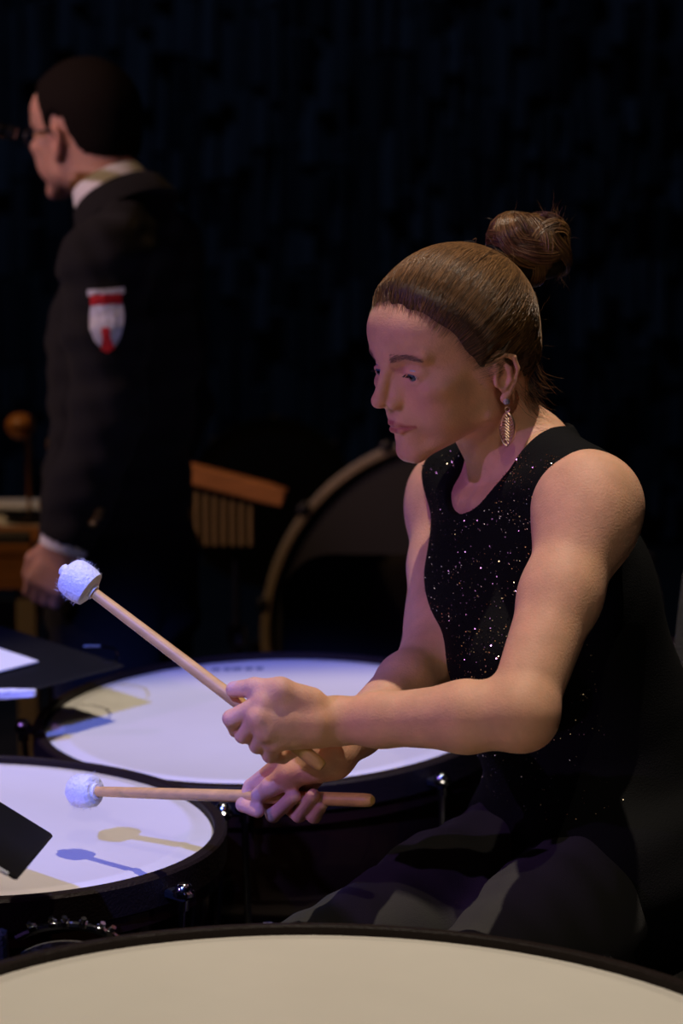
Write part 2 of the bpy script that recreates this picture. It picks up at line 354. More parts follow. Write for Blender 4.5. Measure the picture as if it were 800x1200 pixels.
# ------------------------------------------------------------------ mallets
def mallet(butt, tip, label, hr=.0185, cyl=True):
    butt = np.array(butt); tip = np.array(tip); d = unit(tip - butt); L = np.linalg.norm(tip - butt)
    root = empty('timpani_mallet', butt, label, 'mallet', 'timpani mallets')
    MB().lathe(butt, [(0, 0), (.0045, .0005), (.0068, .004), (.0074, .012), (.0072, L * .35), (.0062, L * .8), (.0056, L - .012)], 20, d).build('shaft', M['wood'], root)
    core = MB().lathe(tip, [(0, -.021), (.0085, -.021), (.009, -.019), (.009, -.016), (0, -.016)], 20, d).build('washer', M['felt'], root)
    pr = [(0, -.018), (.014, -.0178), (hr - .001, -.015), (hr + .0006, -.008), (hr + .001, 0), (hr, .009), (hr - .003, .014), (.012, .017), (.006, .0185), (0, .019)]
    b = MB().lathe(tip, pr, 28, d); v = np.array(b.v); q = v - tip
    nz = np.sin(q[:, 0] * 420 + 1) * np.sin(q[:, 1] * 390 + 2) * np.sin(q[:, 2] * 450)
    b.v = [tuple(a) for a in tip + q * (1 + .055 * nz[:, None] * .4)]
    fh = b.build('felt_head', M['felt'], root)
    MB().lathe(tip, [(0, .016), (.007, .016), (.0065, .022), (.004, .0235), (0, .0235)], 16, d).build('end_cap', M['felt'], root)
    # soft fuzz on the felt
    g = np.random.default_rng(5); S_ = 500; a = g.normal(size=(S_, 3)); a /= np.linalg.norm(a, axis=1)[:, None]
    ax = a @ d; rad = a - ax[:, None] * d; ln = np.linalg.norm(rad, axis=1)[:, None]; s0 = tip + rad / ln * hr * np.minimum(1, ln * 1.5) + d * (np.clip(ax, -1, 1) * .015)[:, None]
    dirs = a * .6 + g.normal(size=(S_, 3)) * .5; pth = np.stack([s0, s0 + dirs * .0018, s0 + dirs * .0034 + g.normal(size=(S_, 3)) * .0006], 1)
    tag(mesh('felt_fuzz', *strand_mesh(pth, .00016), M['felt'], fh), kind='stuff')
    return root
STK_L = (P(379, 899, 2.485), P(92, 681, 2.54)); STK_R = (P(437, 938, 2.503), P(98, 927, 2.74))
mallet(*STK_L, 'wooden mallet held in the upper fist, white felt head raised', .0205)
mallet(*STK_R, 'wooden mallet held level in the lower hand over the small timpani')
# ------------------------------------------------------------------ music stands
def music_stand(c, right, up, w, h, post, label, clip=False, lip=True):
    c = np.array(c); right = unit(right); up = unit(up - right * np.dot(up, right)); n = np.cross(right, up)
    root = empty('music_stand', post, label, 'music stand', 'music stands')
    dk = MB().box(c, (w, h, .004), (right, up, n), .0018).build('desk', M['desk'], root)
    if lip:
        MB().box(c - up * (h / 2) + n * .022, (w, .0035, .046), (right, up, n), .001).build('lip', M['desk'], root)
    MB().tube([c - n * .01, c - n * .05 - up * .02], .02, 12).build('tilt_joint', M['base'], root)
    MB().tube([c - n * .05 - up * .02, V(*post) + V(0, 0, .55)], .009, 12).build('inner_pole', M['chrome'], root)
    MB().tube([V(*post) + V(0, 0, .60), V(*post) + V(0, 0, .12)], .013, 12).build('outer_pole', M['base'], root)
    for i in range(3):
        a = .5 + i * 2 * math.pi / 3
        MB().tube([V(*post) + V(0, 0, .17), V(*post) + V(.13 * math.cos(a), .13 * math.sin(a), .11), V(*post) + V(.26 * math.cos(a), .26 * math.sin(a), .009)], .009, 8).build('foot', M['base'], root)
    if clip:
        q = P(*clip[0]); pts = [P(*k) for k in clip]
        MB().tube(pts, .0016, 8).build('page_holder', M['chrome'], root)
    return root, right, up, n
# stand beyond the small timpani, seen along its tilted desk
a0, a1 = P(146, 780, 3.38), P(-70, 712, 3.70); b0 = P(-20, 822, 3.23)
rgt = unit(a1 - a0); upv = (b0 - a0); W_ = np.linalg.norm(a1 - a0); upv -= rgt * np.dot(upv, rgt); H_ = np.linalg.norm(upv); upv = unit(upv)
cc = a0 + rgt * W_ / 2 + upv * H_ / 2
ms, r_, u_, n_ = music_stand(cc, rgt, upv, W_, H_, (cc[0] - .16, cc[1] + .13, 0), 'black music stand with a lit white sheet between two timpani', clip=[(98, 757, 3.46), (118, 757, 3.46), (134, 760, 3.44), (139, 768, 3.41), (134, 775, 3.385), (120, 774, 3.40)], lip=False)
if n_[2] < 0: n_ = -n_
pc = onplane(45, 778, cc + n_ * .003, n_) + rgt * W_ * .33 + upv * H_ * .30
tag(MB().box(pc + n_ * .0035, (W_ * .66, H_ * .60, .0022), (r_, u_, n_)).build('sheet_music', M['paper'], None, False, loc=pc), 'white sheet of music lying on the music stand desk', 'sheet music')
nb = P(8, 820, 2.97)
tag(MB().box(P(-32, 815, 3.215), (.17, .014, .014), (V(1, -.06, .06), V(0, 1, 0), V(0, 0, 1)), .003).build('desk_ledge', M['white'], ms), 'desk ledge coloured pale to stand for its lit edge')  # lavender light on the black stand's lip is put into this pale colour
# near stand, only a corner of its tilted desk shows over the small timpani
q0, q2 = P(62, 980, 2.50), P(20, 1031, 2.27)
q1 = min((P(-190, 824, d) for d in np.linspace(2.0, 3.4, 281)), key=lambda q: abs(np.dot(q - q0, q2 - q0)))
rg = unit(q1 - q0); W2 = np.linalg.norm(q1 - q0); uv = q2 - q0; uv -= rg * np.dot(uv, rg); H2 = np.linalg.norm(uv); uv = unit(uv)
c2 = q0 + rg * W2 / 2 + uv * H2 / 2
music_stand(c2, rg, uv, W2, H2, (c2[0] - .32, c2[1] - .26, 0), 'near black tilted music stand corner reaching over the small timpani', lip=False)
ms2 = bpy.data.objects['music_stand.001']
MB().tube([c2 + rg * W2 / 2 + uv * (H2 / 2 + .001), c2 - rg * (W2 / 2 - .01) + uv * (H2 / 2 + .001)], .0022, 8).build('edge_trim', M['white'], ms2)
# ------------------------------------------------------------------ chair of the player
FY = math.radians(57.); FWD = V(-math.sin(FY), -math.cos(FY), 0); LFT = V(math.cos(FY), -math.sin(FY), 0); UP = V(0, 0, 1)
PC = P(700, 992, 2.84); SEAT = .70
def seat_chair():
    c = PC - FWD * .02; root = empty('performer_chair', (c[0], c[1], 0), 'grey upholstered chair under the woman in black', 'chair')
    f = Fld().add(ell((c[0], c[1], SEAT - .035), (.21, .21, .05), np.stack([FWD, LFT, UP])), .01)
    f.add(ell((c[0], c[1], SEAT - .045), (.20, .205, .04), np.stack([FWD, LFT, UP])), .02)
    v, q = f.mesh(c - V(.3, .3, .3), c + V(.3, .3, .1), .008); mesh('seat', v, q, M['grey'], root)
    bc = V(c[0], c[1], 0) - FWD * .255 + UP * .925; tl = unit(UP - FWD * .12)
    b = MB(); nx, nz = 10, 8; W, Hh, T = .40, .36, .05
    f = Fld(); 
    def bx(p):
        q = p - bc.astype(np.float32); x = np.abs(q @ LFT) - (W / 2 - .05); z = np.abs(q @ tl) - (Hh / 2 - .05); y = np.abs(q @ np.cross(LFT, tl) + .35 * (q @ LFT) ** 2) - .004
        return np.sqrt(np.maximum(x, 0) ** 2 + np.maximum(z, 0) ** 2 + (np.maximum(y, 0) * 2.2) ** 2) - .05
    f.add(bx, .001); v, q = f.mesh(bc - .3, bc + .3, .007); mesh('backrest', v, q, M['grey'], root)
    for s in (-1, 1):
        MB().tube([V(c[0], c[1], SEAT - .07) - FWD * .17 + LFT * s * .13, bc - UP * .26 - FWD * .05 + LFT * s * .13, bc + LFT * s * .13 - FWD * .035], .011, 10).build('back_post', M['base'], root)
        for t in (-1, 1):
            MB().tube([V(c[0], c[1], SEAT - .06) + FWD * t * .14 + LFT * s * .14, V(c[0], c[1], .0) + FWD * t * .20 + LFT * s * .20], .012, 10).build('leg', M['base'], root)
    ring = [V(c[0], c[1], .30) + FWD * a * .175 + LFT * e * .175 for a, e in ((1, 1), (1, -1), (-1, -1), (-1, 1))]
    MB().tube(ring, .009, 8, True).build('foot_rail', M['base'], root)
    return root
seat_chair()
# ------------------------------------------------------------------ background instruments and furniture
def bass_drum():
    c = P(541, 742, 5.3); r = .428; ax = unit(V(.0, -1, .12)); root = empty('bass_drum', (c[0], c[1], 0), 'big concert bass drum with pale wooden hoop, standing upright behind the timpani', 'drum')
    MB().lathe(c, [(0, .006), (r - .02, .006), (r - .008, 0)], 72, ax).build('drum_head', M['bdhead'], root)
    MB().lathe(c, [(r - .010, -.02), (r - .010, .018), (r - .004, .024), (r + .008, .024), (r + .012, .018), (r + .012, -.02)], 96, ax, True).build('hoop', M['olive'], root)
    MB().lathe(c, [(r - .004, -.02), (r - .004, -.40), (0, -.40)], 72, ax).build('shell', M['bdhead'], root)
    Z = ax; X = unit(np.cross(V(0, 0, 1), Z)); Y = np.cross(Z, X)
    for i in range(12):
        a = 2 * math.pi * i / 12 + .38; d = X * math.cos(a) + Y * math.sin(a)
        MB().box(c + d * (r + .012) + Z * .004, (.03, .024, .05), (np.cross(Z, d), d, Z), .004).build('claw', M['base'], root)
    for s in (-1, 1):
        MB().tube([c + V(s * (r + .03), .15, -.05), V(c[0] + s * (r + .06), c[1] + .18, .02)], .016, 10).build('stand_leg', M['base'], root)
        MB().tube([V(c[0] + s * (r + .06), c[1] - .16, .02), V(c[0] + s * (r + .06), c[1] + .5, .02)], .018, 10).build('stand_foot', M['base'], root)
    MB().tube([V(c[0] - r - .06, c[1] + .18, .16), V(c[0] + r + .06, c[1] + .18, .16)], .014, 10).build('stand_bar', M['base'], root)
bass_drum()
def bar_chimes():
    a, b = P(170, 541, 4.75), P(334, 583, 4.75); root = empty('bar_chimes', (*P(276, 760, 4.8)[:2], 0), 'bar chimes of brass tubes hanging from a wooden bar on a stand', 'chimes')
    d = unit(b - a); up = unit(V(0, 0, 1) - d * d[2]); nrm = np.cross(d, up)
    MB().box((a + b) / 2, (np.linalg.norm(b - a), .035, .040), (d, nrm, up), .004).build('bar', M['orange'], root)
    for i in range(12):
        q = a + (b - a) * (.05 + i * .064); L = .125
        t = MB().tube([q - up * .02 - V(0, .004, 0), q - V(0, .004, .035)], .0008, 5).build('cord', M['base'], root)
        z1 = P(260, 641, 4.75)[2]
        MB().tube([q - V(0, .004, .033), V(q[0], q[1] - .004, z1)], .0052, 10).build('chime_tube', M['chime'], root)
    m = P(276, 575, 4.79); 
    MB().tube([m, V(m[0], m[1], .55)], .007, 10).build('inner_pole', M['base'], root)
    MB().tube([V(m[0], m[1], .62), V(m[0], m[1], .10)], .0115, 12).build('outer_pole', M['base'], root)
    MB().lathe(V(m[0], m[1], .60), [(.0, -.02), (.018, -.02), (.02, 0), (.018, .02), (0, .02)], 16).build('clamp', M['chrome'], root)
    for i in range(3):
        an = 1.05 + i * 2.094; MB().tube([V(m[0], m[1], .3), V(m[0] + .18 * math.cos(an), m[1] + .18 * math.sin(an), .01)], .008, 8).build('foot', M['base'], root)
bar_chimes()
def concert_tom():
    c = P(316, 588, 5.9); ax = unit(V(-.15, -.95, .3)); r = .20; root = empty('concert_tom', (c[0], c[1] + .16, 0), 'round black concert tom drum facing forward behind the bar chimes', 'drum')
    MB().lathe(c, [(0, .0), (r - .006, 0), (r, -.004)], 48, ax).build('drum_head', M['tomhead'], root)
    MB().lathe(c, [(r - .004, -.018), (r - .004, .006), (r + .01, .006), (r + .01, -.018)], 48, ax, True).build('hoop', M['tomhead'], root)
    MB().lathe(c, [(r - .006, -.015), (r - .006, -.28), (r - .02, -.28)], 48, ax).build('shell', M['tomhead'], root)
    X = unit(np.cross(V(0, 0, 1), ax)); Y = np.cross(ax, X)
    for i in range(8):
        t = i * math.pi / 4; d = X * math.cos(t) + Y * math.sin(t); MB().tube([c + d * (r + .014), c + d * (r + .012) - ax * .12], .005, 8).build('tension_rod', M['base'], root)
    s = c - ax * .15; MB().tube([s - V(0, 0, r - .01), V(s[0], s[1], .05)], .014, 10).build('stand_pole', M['base'], root)
    for i in range(3):
        an = i * 2.094 + .5; MB().tube([V(s[0], s[1], .30), V(s[0] + .28 * math.cos(an), s[1] + .28 * math.sin(an), .01)], .01, 8).build('foot', M['base'], root)
concert_tom()
def back_chair():
    c = P(456, 650, 4.25); z = c[2]; root = empty('orchestra_chair', (c[0], c[1], 0), 'dark padded orchestra chair with rounded back, between timpani and bass drum', 'chair')
    f = Fld()
    def bx(p):
        q = p - np.array([c[0], c[1], z - .17], np.float32); x = np.abs(q[..., 0]) - .10; zz = np.abs(q[..., 2]) - .08; y = np.abs(q[..., 1] - .5 * q[..., 0] ** 2) - .004
        return np.sqrt(np.maximum(x, 0) ** 2 + np.maximum(zz, 0) ** 2 + (np.maximum(y, 0) * 4) ** 2) - .09
    f.add(bx, .001); v, q = f.mesh((c[0] - .3, c[1] - .2, z - .45), (c[0] + .3, c[1] + .2, z + .1), .008); mesh('backrest', v, q, M['chair'], root)
    MB().box((c[0], c[1] + .26, .45), (.44, .44, .06), None, .02).build('seat', M['chair'], root)
    for s in (-1, 1):
        MB().tube([V(c[0] + s * .17, c[1] + .02, z - .2), V(c[0] + s * .19, c[1] + .04, .45), V(c[0] + s * .2, c[1] - .03, .0)], .012, 8).build('leg', M['base'], root)
        MB().tube([V(c[0] + s * .19, c[1] + .44, .44), V(c[0] + s * .2, c[1] + .50, .0)], .012, 8).build('leg', M['base'], root)
back_chair()
def perc_table():
    z = .80; x1 = P(41, 640, 4.75)[0]; x0 = x1 - .9; y0 = 4.62; y1 = 5.15
    root = empty('percussion_table', ((x0 + x1) / 2, (y0 + y1) / 2, 0), 'wooden percussion table with shelf behind the man in the dark jacket', 'table')
    MB().box(((x0 + x1) / 2, (y0 + y1) / 2, z - .012), (x1 - x0, y1 - y0, .024), None, .003).build('table_top', M['orange'], root)
    MB().box(((x0 + x1) / 2, y0 + .012, z - .055), (x1 - x0 - .01, .02, .07), None, .003).build('front_board', M['orange'], root)
    MB().box(((x0 + x1) / 2, (y0 + y1) / 2, z - .22), (x1 - x0 - .06, y1 - y0 - .08, .02), None, .003).build('shelf', M['orange'], root)
    for x in (x0 + .03, x1 - .015):
        for y in (y0 + .03, y1 - .03): MB().box((x, y, (z - .024) / 2), (.04, .04, z - .024), None, .003).build('leg', M['olive'], root)
    for i, (px, dy, w, h) in enumerate(((-8, .42, .16, .20), (20, .30, .14, .19))):
        c = V((px - 400) * 5.0 / F, y0 + dy, z + .0012 + .0 * i)
        tag(MB().box(c, (w, h, .002)).build('paper_sheet', M['paper'], None, False, loc=c), ('loose white sheet of paper at the back of the percussion table', 'white paper sheet on the percussion table beside the block stand')[i], 'paper')
    c = P(6, 632, 4.72); c[2] = z + .016
    s = empty('wooden_clapper', (c[0], c[1], z), 'small grey hand block lying on the percussion table edge', 'instrument')
    MB().box(c, (.10, .03, .012), None, .003).build('block', M['grey'], s); MB().box(c + V(0, 0, -.010), (.10, .03, .010), None, .003).build('lower_block', M['grey'], s)
perc_table()
def wood_block():
    c = P(24, 499, 4.9); root = empty('wood_block', (c[0], c[1] + .02, .80), 'rounded orange wood block on a thin brass post behind the man', 'wood block')
    f = Fld().add(ell(c, (.030, .035, .027)), .004); f.sub(ell(c + V(0, -.03, -.004), (.025, .02, .004)), .002); v, q = f.mesh(c - .06, c + .06, .003); mesh('block', v, q, M['orange'], root)
    MB().tube([c + V(.012, .02, -.022), V(c[0] + .012, c[1] + .02, .81)], .0045, 8).build('post', M['brass'], root)
    MB().lathe((c[0] + .012, c[1] + .02, .8005), [(0, 0), (.05, 0), (.05, .012), (.02, .022), (0, .022)], 32).build('base', M['base'], root)
    MB().lathe(c + V(.024, -.02, .01), [(0, .012), (.006, .01), (.008, 0), (.006, -.01), (0, -.012)], 12).build('knob', M['brass'], root)
wood_block()
def boom_mic():
    c = P(2, 152, 3.9); root = empty('boom_microphone', (c[0] - .45, c[1] + .1, 0), 'small black microphone on a boom stand beside the man\'s glasses', 'microphone')
    d = unit(V(1, -.1, -.25)); MB().lathe(c, [(0, -.12), (.009, -.12), (.011, -.05), (.011, .02), (.010, .024), (0, .025)], 20, d).build('body', M['plast'], root)
    MB().lathe(c + d * .004, [(.0114, -.004), (.012, 0), (.0114, .004)], 20, d).build('trim_ring', M['chrome'], root)
    e = V(c[0] - .45, c[1] + .1, 1.62); MB().tube([c - d * .1, e], .006, 8).build('boom', M['base'], root); MB().tube([e + V(0, 0, .04), V(e[0], e[1], .03)], .010, 10).build('pole', M['base'], root)
    MB().lathe((e[0], e[1], 0), [(0, 0), (.13, 0), (.13, .015), (.02, .04), (0, .04)], 32).build('base', M['base'], root)
boom_mic()
# ------------------------------------------------------------------ heads
class Head:
    def __init__(s, o, yaw, pitch, scale=1., ear_dz=0., away=False, roll=0.):
        s.o = np.array(o, float); s.s = scale; s.edz = ear_dz
        f0 = V(-math.sin(yaw), math.cos(yaw) if away else -math.cos(yaw), 0); z = V(0, 0, 1)
        s.f = f0 * math.cos(pitch) - z * math.sin(pitch); s.u = z * math.cos(pitch) + f0 * math.sin(pitch); s.l = np.cross(s.u, s.f)
        if roll: s.l, s.u = s.l * math.cos(roll) + s.u * math.sin(roll), s.u * math.cos(roll) - s.l * math.sin(roll)
        s.R = np.stack([s.f, s.l, s.u]).astype(np.float32)
    def L(s, p): return ((np.asarray(p, np.float32) - s.o.astype(np.float32)) @ s.R.T) * (1000 / s.s)
    def W(s, x, y=None, z=None):
        q = np.asarray(x, float) if y is None else V(x, y, z); return s.o + (q * s.s / 1000) @ np.stack([s.f, s.l, s.u])
    def skull(s, p):
        q = s.L(p); q[..., 1] = np.abs(q[..., 1])
        d = elld(q, (-3, 0, 42), (94, 73, 86)); d = smin(d, elld(q, (50, 0, 55), (45, 58, 40)), 20)
        d = smin(d, elld(q, (-38, 0, -8), (50, 50, 52)), 25); return d * s.s / 1000
    LIPU = (((96.2, 0, -40.2), (95.4, 6, -39.4), 3.2, 3.1), ((95.4, 6, -39.4), (84.5, 23, -44.4), 3.1, 1.5))
    LIPL = (((94.8, 0, -48), (93.4, 8, -48), 3.8, 3.5), ((93.4, 8, -48), (84.5, 21, -45.2), 3.5, 1.5))
    def face(s, p):
        q = s.L(p); q[..., 1] = np.abs(q[..., 1]); E = lambda c, r: elld(q, c, r); K = lambda a, b, r0, r1: capd(q, a, b, r0, r1); e = s.edz
        d = E((-3, 0, 42), (94, 73, 86)); d = smin(d, E((-38, 0, -8), (50, 50, 52)), 25)
        d = smin(d, E((50, 0, 55), (45, 58, 40)), 20)
        d = smin(d, E((38, 0, -16), (52, 53, 60)), 20)
        d = smin(d, K((6, 47, -46), (78, 9, -76), 12, 12), 16); d = smin(d, K((4, 53, 0), (6, 47, -46), 13, 12), 14)
        d = smin(d, E((70, 0, -32), (27, 28, 30)), 14); d = smin(d, E((79, 0, -75), (13, 15, 13)), 12); d = smin(d, E((76, 0, -58), (16, 18, 14)), 10)
        d = smin(d, E((58, 44, -4), (24, 18, 14)), 16); d = smin(d, E((48, 36, -32), (28, 18, 26)), 18)
        d = smin(d, K((89, 9, 34), (73, 44, 35), 8, 7), 10)
        d = smin(d, K((89, 0, 28), (109, 0, -7), 6.0, 7.), 9); d = smin(d, K((84, 7, 6), (95, 9, -13), 7, 7), 9)
        d = smax(d, -E((97, 31, 17), (17, 15, 9.5)), 13)
        d = smin(d, E((110, 0, -11), (8.5, 8.5, 7.5)), 6); d = smin(d, E((98, 12.5, -15.5), (9, 6, 6.8)), 4)
        d = smin(d, E((73.5, 31, 14.5), (14, 14.5, 13.2)), 5)
        d = smax(d, -K((89.5, 18, 22.5), (79, 47, 19), 1.2, .8), 4)
        for a in s.LIPU: d = smin(d, K(*a), 3.5)
        for a in s.LIPL: d = smin(d, K(*a), 3.5)
        d = smax(d, -K((102.4, 0, -44), (84.5, 25, -45), .7, .5), 2.5)
        d = smax(d, -K((101, 2.6, -28), (100.5, 2.2, -36), 1.1, 1.3), 4)
        d = smax(d, -E((104.5, 6.3, -21.5), (5, 2.8, 3.2)), 2)
        d = smax(d, -E((89, 31, 12.2), (9.5, 13.2, 4.7)), 1.4)
        # ear
        hx = [(2, 70, 2), (5, 71, 14), (-2, 75, 25), (-13, 79, 29), (-24, 83, 23), (-27, 84, 8), (-21, 81, -8), (-12, 76.5, -20), (-5, 73, -26)]
        hr = [2.6, 3, 3.4, 3.6, 3.6, 3.3, 3.2, 4.2, 6.0]
        q0 = q; q = np.stack([(q[..., 0] + 6) / .84 - 6, 69 + (q[..., 1] - 69) / .72, (q[..., 2] - e + 2) / .88 - 2 + e], -1)
        r = E((-10, 74, 4 + e), (15, 5, 26))
        for i in range(len(hx) - 1): r = smin(r, K(V(*hx[i]) + V(0, 0, e), V(*hx[i + 1]) + V(0, 0, e), hr[i], hr[i + 1]), 2.2)
        ah = [(-8, 79, 21), (-16, 81, 10), (-15, 80, -4), (-7, 77, -13)]
        for i in range(3): r = smin(r, K(V(*ah[i]) + V(0, 0, e), V(*ah[i + 1]) + V(0, 0, e), 3, 3), 3)
        r = smin(r, E((3, 73, -4 + e), (4.5, 4.5, 6)), 3); r = smax(r, -E((-4, 81, 0 + e), (7.5, 8.5, 10)), 4); r = smax(r, -E((-6, 83, 17 + e), (6, 4, 5)), 3)
        d = smin(d, r * .82, 5); return d * s.s / 1000
    def hair_field(s, hx, hz, thick, ramp):
        def f(p):
            q = s.L(p); e = q[..., 2] - np.interp(q[..., 0], hx, hz) + 2.5 * np.sin(q[..., 1] * .35 + q[..., 0] * .3) + 1.6 * np.sin(q[..., 1] * .9 - q[..., 0] * .8); t = np.clip(e / ramp, 0, 1); t = t * t * (3 - 2 * t)
            return s.skull(p) - (-3.5 + (thick + 3.5) * t) * s.s / 1000
        return Fld().add(f, 0)
def eyes(h, parent, gaze):
    g = unit(h.f * gaze[0] + h.l * gaze[1] + h.u * gaze[2])
    for sd in (1, -1):
        c = h.W(73.6, 31 * sd, 14.3); n, m = 28, 20; prof = [(.0119 * math.sin(math.pi * i / m), .0119 * math.cos(math.pi * i / m)) for i in range(m + 1)]
        b = MB().lathe(c, prof, n, g); v = np.array(b.v); ang = np.arccos(np.clip(((v - c) @ g) / .0119, -1, 1))
        # bulge of the cornea
        v = v + g * (np.clip(.5 - ang, 0, 1) ** 2 * .004)[:, None]
        mesh('eye', v, b.f, M['eye'], parent, attrs={'iris': np.clip(ang / 1.05, 0, 1)})
def body_attrs(v, h, nails=(), rosy=(), moles=()):
    q = h.L(v); q[:, 1] = np.abs(q[:, 1]); lip = np.full(len(v), 9., np.float32)
    near = (q[:, 0] > 70) & (np.abs(q[:, 2] + 40) < 25) & (q[:, 1] < 40); s = q[near]
    if len(s): lip[near] = np.min([capd(s, *a) for a in h.LIPU + h.LIPL], 0)
    lip = np.clip((1.55 - lip) / 1.3, 0, 1) * .8
    ro = np.zeros(len(v))
    for c, r, a in ((V(78, 42, -16), 26, .35), (V(112, 0, -10), 16, .4), (V(-12, 80, 5 + h.edz), 30, .35), (V(88, 8, -80), 20, .2)):
        ro = np.maximum(ro, a * np.clip(1 - np.linalg.norm(q - c, axis=1) / r, 0, 1) ** .7)
    for c, r, a in rosy: ro = np.maximum(ro, a * np.clip(1 - np.linalg.norm(v - c, axis=1) / r, 0, 1))
    na = np.zeros(len(v)); mo = np.zeros(len(v))
    for c, r in nails: na = np.maximum(na, np.clip((1 - np.linalg.norm(v - c, axis=1) / r) * 4, 0, 1))
    for c, r in moles: mo = np.maximum(mo, np.clip((1 - np.linalg.norm(v - c, axis=1) / r) * 2, 0, 1))
    return {'lip': lip, 'rosy': ro, 'nail': na, 'mole': mo}
# ------------------------------------------------------------------ the woman
def woman():
    h = Head(P(536, 428, 2.70), FY, math.radians(12), 1.0, -9)
    SL, SR = P(694, 590, 2.59), P(532, 582, 2.91); mid = (SL + SR) / 2; ax = unit(mid - PC); tl = unit(SL - SR); tf = unit(np.cross(tl, ax)); Rt = np.stack([tf, np.cross(ax, tf), ax])
    EL, WLp = P(608, 838, 2.44), P(392, 845, 2.50); RD = lambda x, y, d: P(x, y, d + (2.503 + .237 * (437 - x) / 339) - (2.572 + .038 * (437 - x) / 339)); ER, WR = P(507, 768, 2.755), RD(388, 886, 2.588)
    T = lambda f, l, a: PC + tf * f + tl * l + ax * a
    S = np.linalg.norm(mid - PC)
    print('WOMAN trunk %.3f sh %.3f UA %.3f %.3f FA %.3f %.3f headz %.2f PCz %.2f' % (S, np.linalg.norm(SL - SR), *[np.linalg.norm(a - b) for a, b in ((SL, EL), (SR, ER), (EL, WLp), (ER, WR))], h.o[2], PC[2]))
    core = Fld()
    core.add(ell(T(-.001, -.006, S * .70), (.125, .142, .155), Rt), .02); core.add(ell(T(-.022, 0, S * .30), (.121, .130, .14), Rt), .06); core.add(ell(T(-.01, 0, -.0), (.115, .165, .11), Rt), .06)
    core.add(cap(SL - tl * .03 - ax * .012, SR + tl * .03 - ax * .012, .048, .048), .05)
    for sg in (1, -1): core.add(ell(T(.088, .066 * sg, S * .62), (.060, .064, .066), Rt), .03)
    N1 = mid + ax * .05 - tf * .025
    for s_ in (SL, SR): core.add(cap(N1, s_ + ax * .012, .040, .034), .04)
    core.add(cap(h.W(-18, 0, -34), mid + ax * .03 - tf * .012, .047, .052), .02)
    for s_, sg in ((SL, 1), (SR, -1)): core.add(cap(mid + tf * .055 + ax * .012 + tl * .018 * sg, s_ + tf * .015 + ax * .03, .009, .009), .025)
    torso = Fld(); torso.ops = list(core.ops)
    for s_, e_ in ((SL, EL), (SR, ER)):
        core.add(ell(s_ + (e_ - s_) * .08, (.052, .052, .054)), .03); core.add(chain([s_, s_ + (e_ - s_) * .45, e_], [.048, .0405, .034], .02), .03)
    b = Fld(); b.ops = list(core.ops)
    for e_, w_ in ((EL, WLp), (ER, WR)):
        b.add(chain([e_, e_ + (w_ - e_) * .28, e_ + (w_ - e_) * .75, w_], [.031, .035 if e_ is EL else .031, .0265, .0235], .015), .02)
        b.add(ell(e_ + unit(e_ - w_) * .008, (.028, .028, .028) if e_ is EL else (.024, .024, .024)), .02)
    b.add(lambda p: h.face(p), .018)
    # hands: carpals -> knuckles, then fingers joint by joint
    def hand(wrist, bases, mcps, fingers, thumb, web):
        for ba, mc in zip(bases, mcps): b.add(cap(ba, mc, .0128, .0102), .012)
        b.add(cap(wrist, (np.array(bases[1]) + bases[2]) / 2, .0225, .016), .014)
        for mc, fi in zip(mcps, fingers):
            b.add(cap(mc, mc, .0112, .0112), .006)
            b.add(chain([mc] + fi, [.0098, .0091, .0081, .0070], .002), .0028)
        b.add(chain(thumb, [.0150, .0128, .0102, .0086], .004), .008); b.add(cap(web[0], web[1], .010, .009), .012)
    LM = [P(309, 823, 2.468), P(302, 842, 2.462), P(311, 857, 2.466), P(321, 869, 2.477)]
    LT = [P(364, 822, 2.484), P(328, 810, 2.472), P(298, 806, 2.479), P(274, 808, 2.491)]
    hand(WLp, [P(370, 830, 2.490), P(370, 841, 2.484), P(370, 852, 2.484), P(372, 862, 2.490)], LM,
         [[P(271, 842, 2.476), P(277, 855, 2.508), P(297, 855, 2.520)], [P(285, 861, 2.488), P(299, 864, 2.516), P(318, 859, 2.514)],
          [P(302, 873, 2.494), P(317, 876, 2.520), P(333, 870, 2.514)], [P(317, 884, 2.500), P(331, 886, 2.518), P(344, 880, 2.510)]], LT, (LT[1], P(330, 825, 2.478)))
    RM = [RD(338, 888, 2.574), RD(346, 894, 2.590), RD(355, 903, 2.599), RD(365, 912, 2.600)]
    RT = [RD(372, 900, 2.578), RD(340, 908, 2.566), RD(317, 922, 2.562), RD(303, 932, 2.570)]
    hand(WR, [RD(374, 886, 2.580), RD(376, 889, 2.590), RD(378, 892, 2.595), RD(380, 895, 2.596)], RM,
         [[RD(295, 922, 2.590), RD(285, 943, 2.582), RD(302, 951, 2.564)], [RD(312, 936, 2.607), RD(320, 955, 2.588), RD(345, 933, 2.562)],
          [RD(333, 940, 2.610), RD(350, 955, 2.590), RD(367, 932, 2.562)], [RD(354, 944, 2.608), RD(368, 956, 2.590), RD(377, 942, 2.574)]], RT, (RT[1], RD(350, 900, 2.582)))
    AN = {}
    foot = [PC + FWD * .20 + LFT * .13 * s_ for s_ in (1, -1)]
    root = empty('person', (PC[0] + FWD[0] * .2, PC[1] + FWD[1] * .2, .312), 'seated woman in black sleeveless sequin top, hair in a bun, holding two mallets crossed', 'person')
    lo = V(min(P(262, 850, 2.4)[0] - .02, -.2), 2.25, .88); hi = V(.52, 3.02, 1.66)
    v, q = b.mesh(lo, hi, .0014)
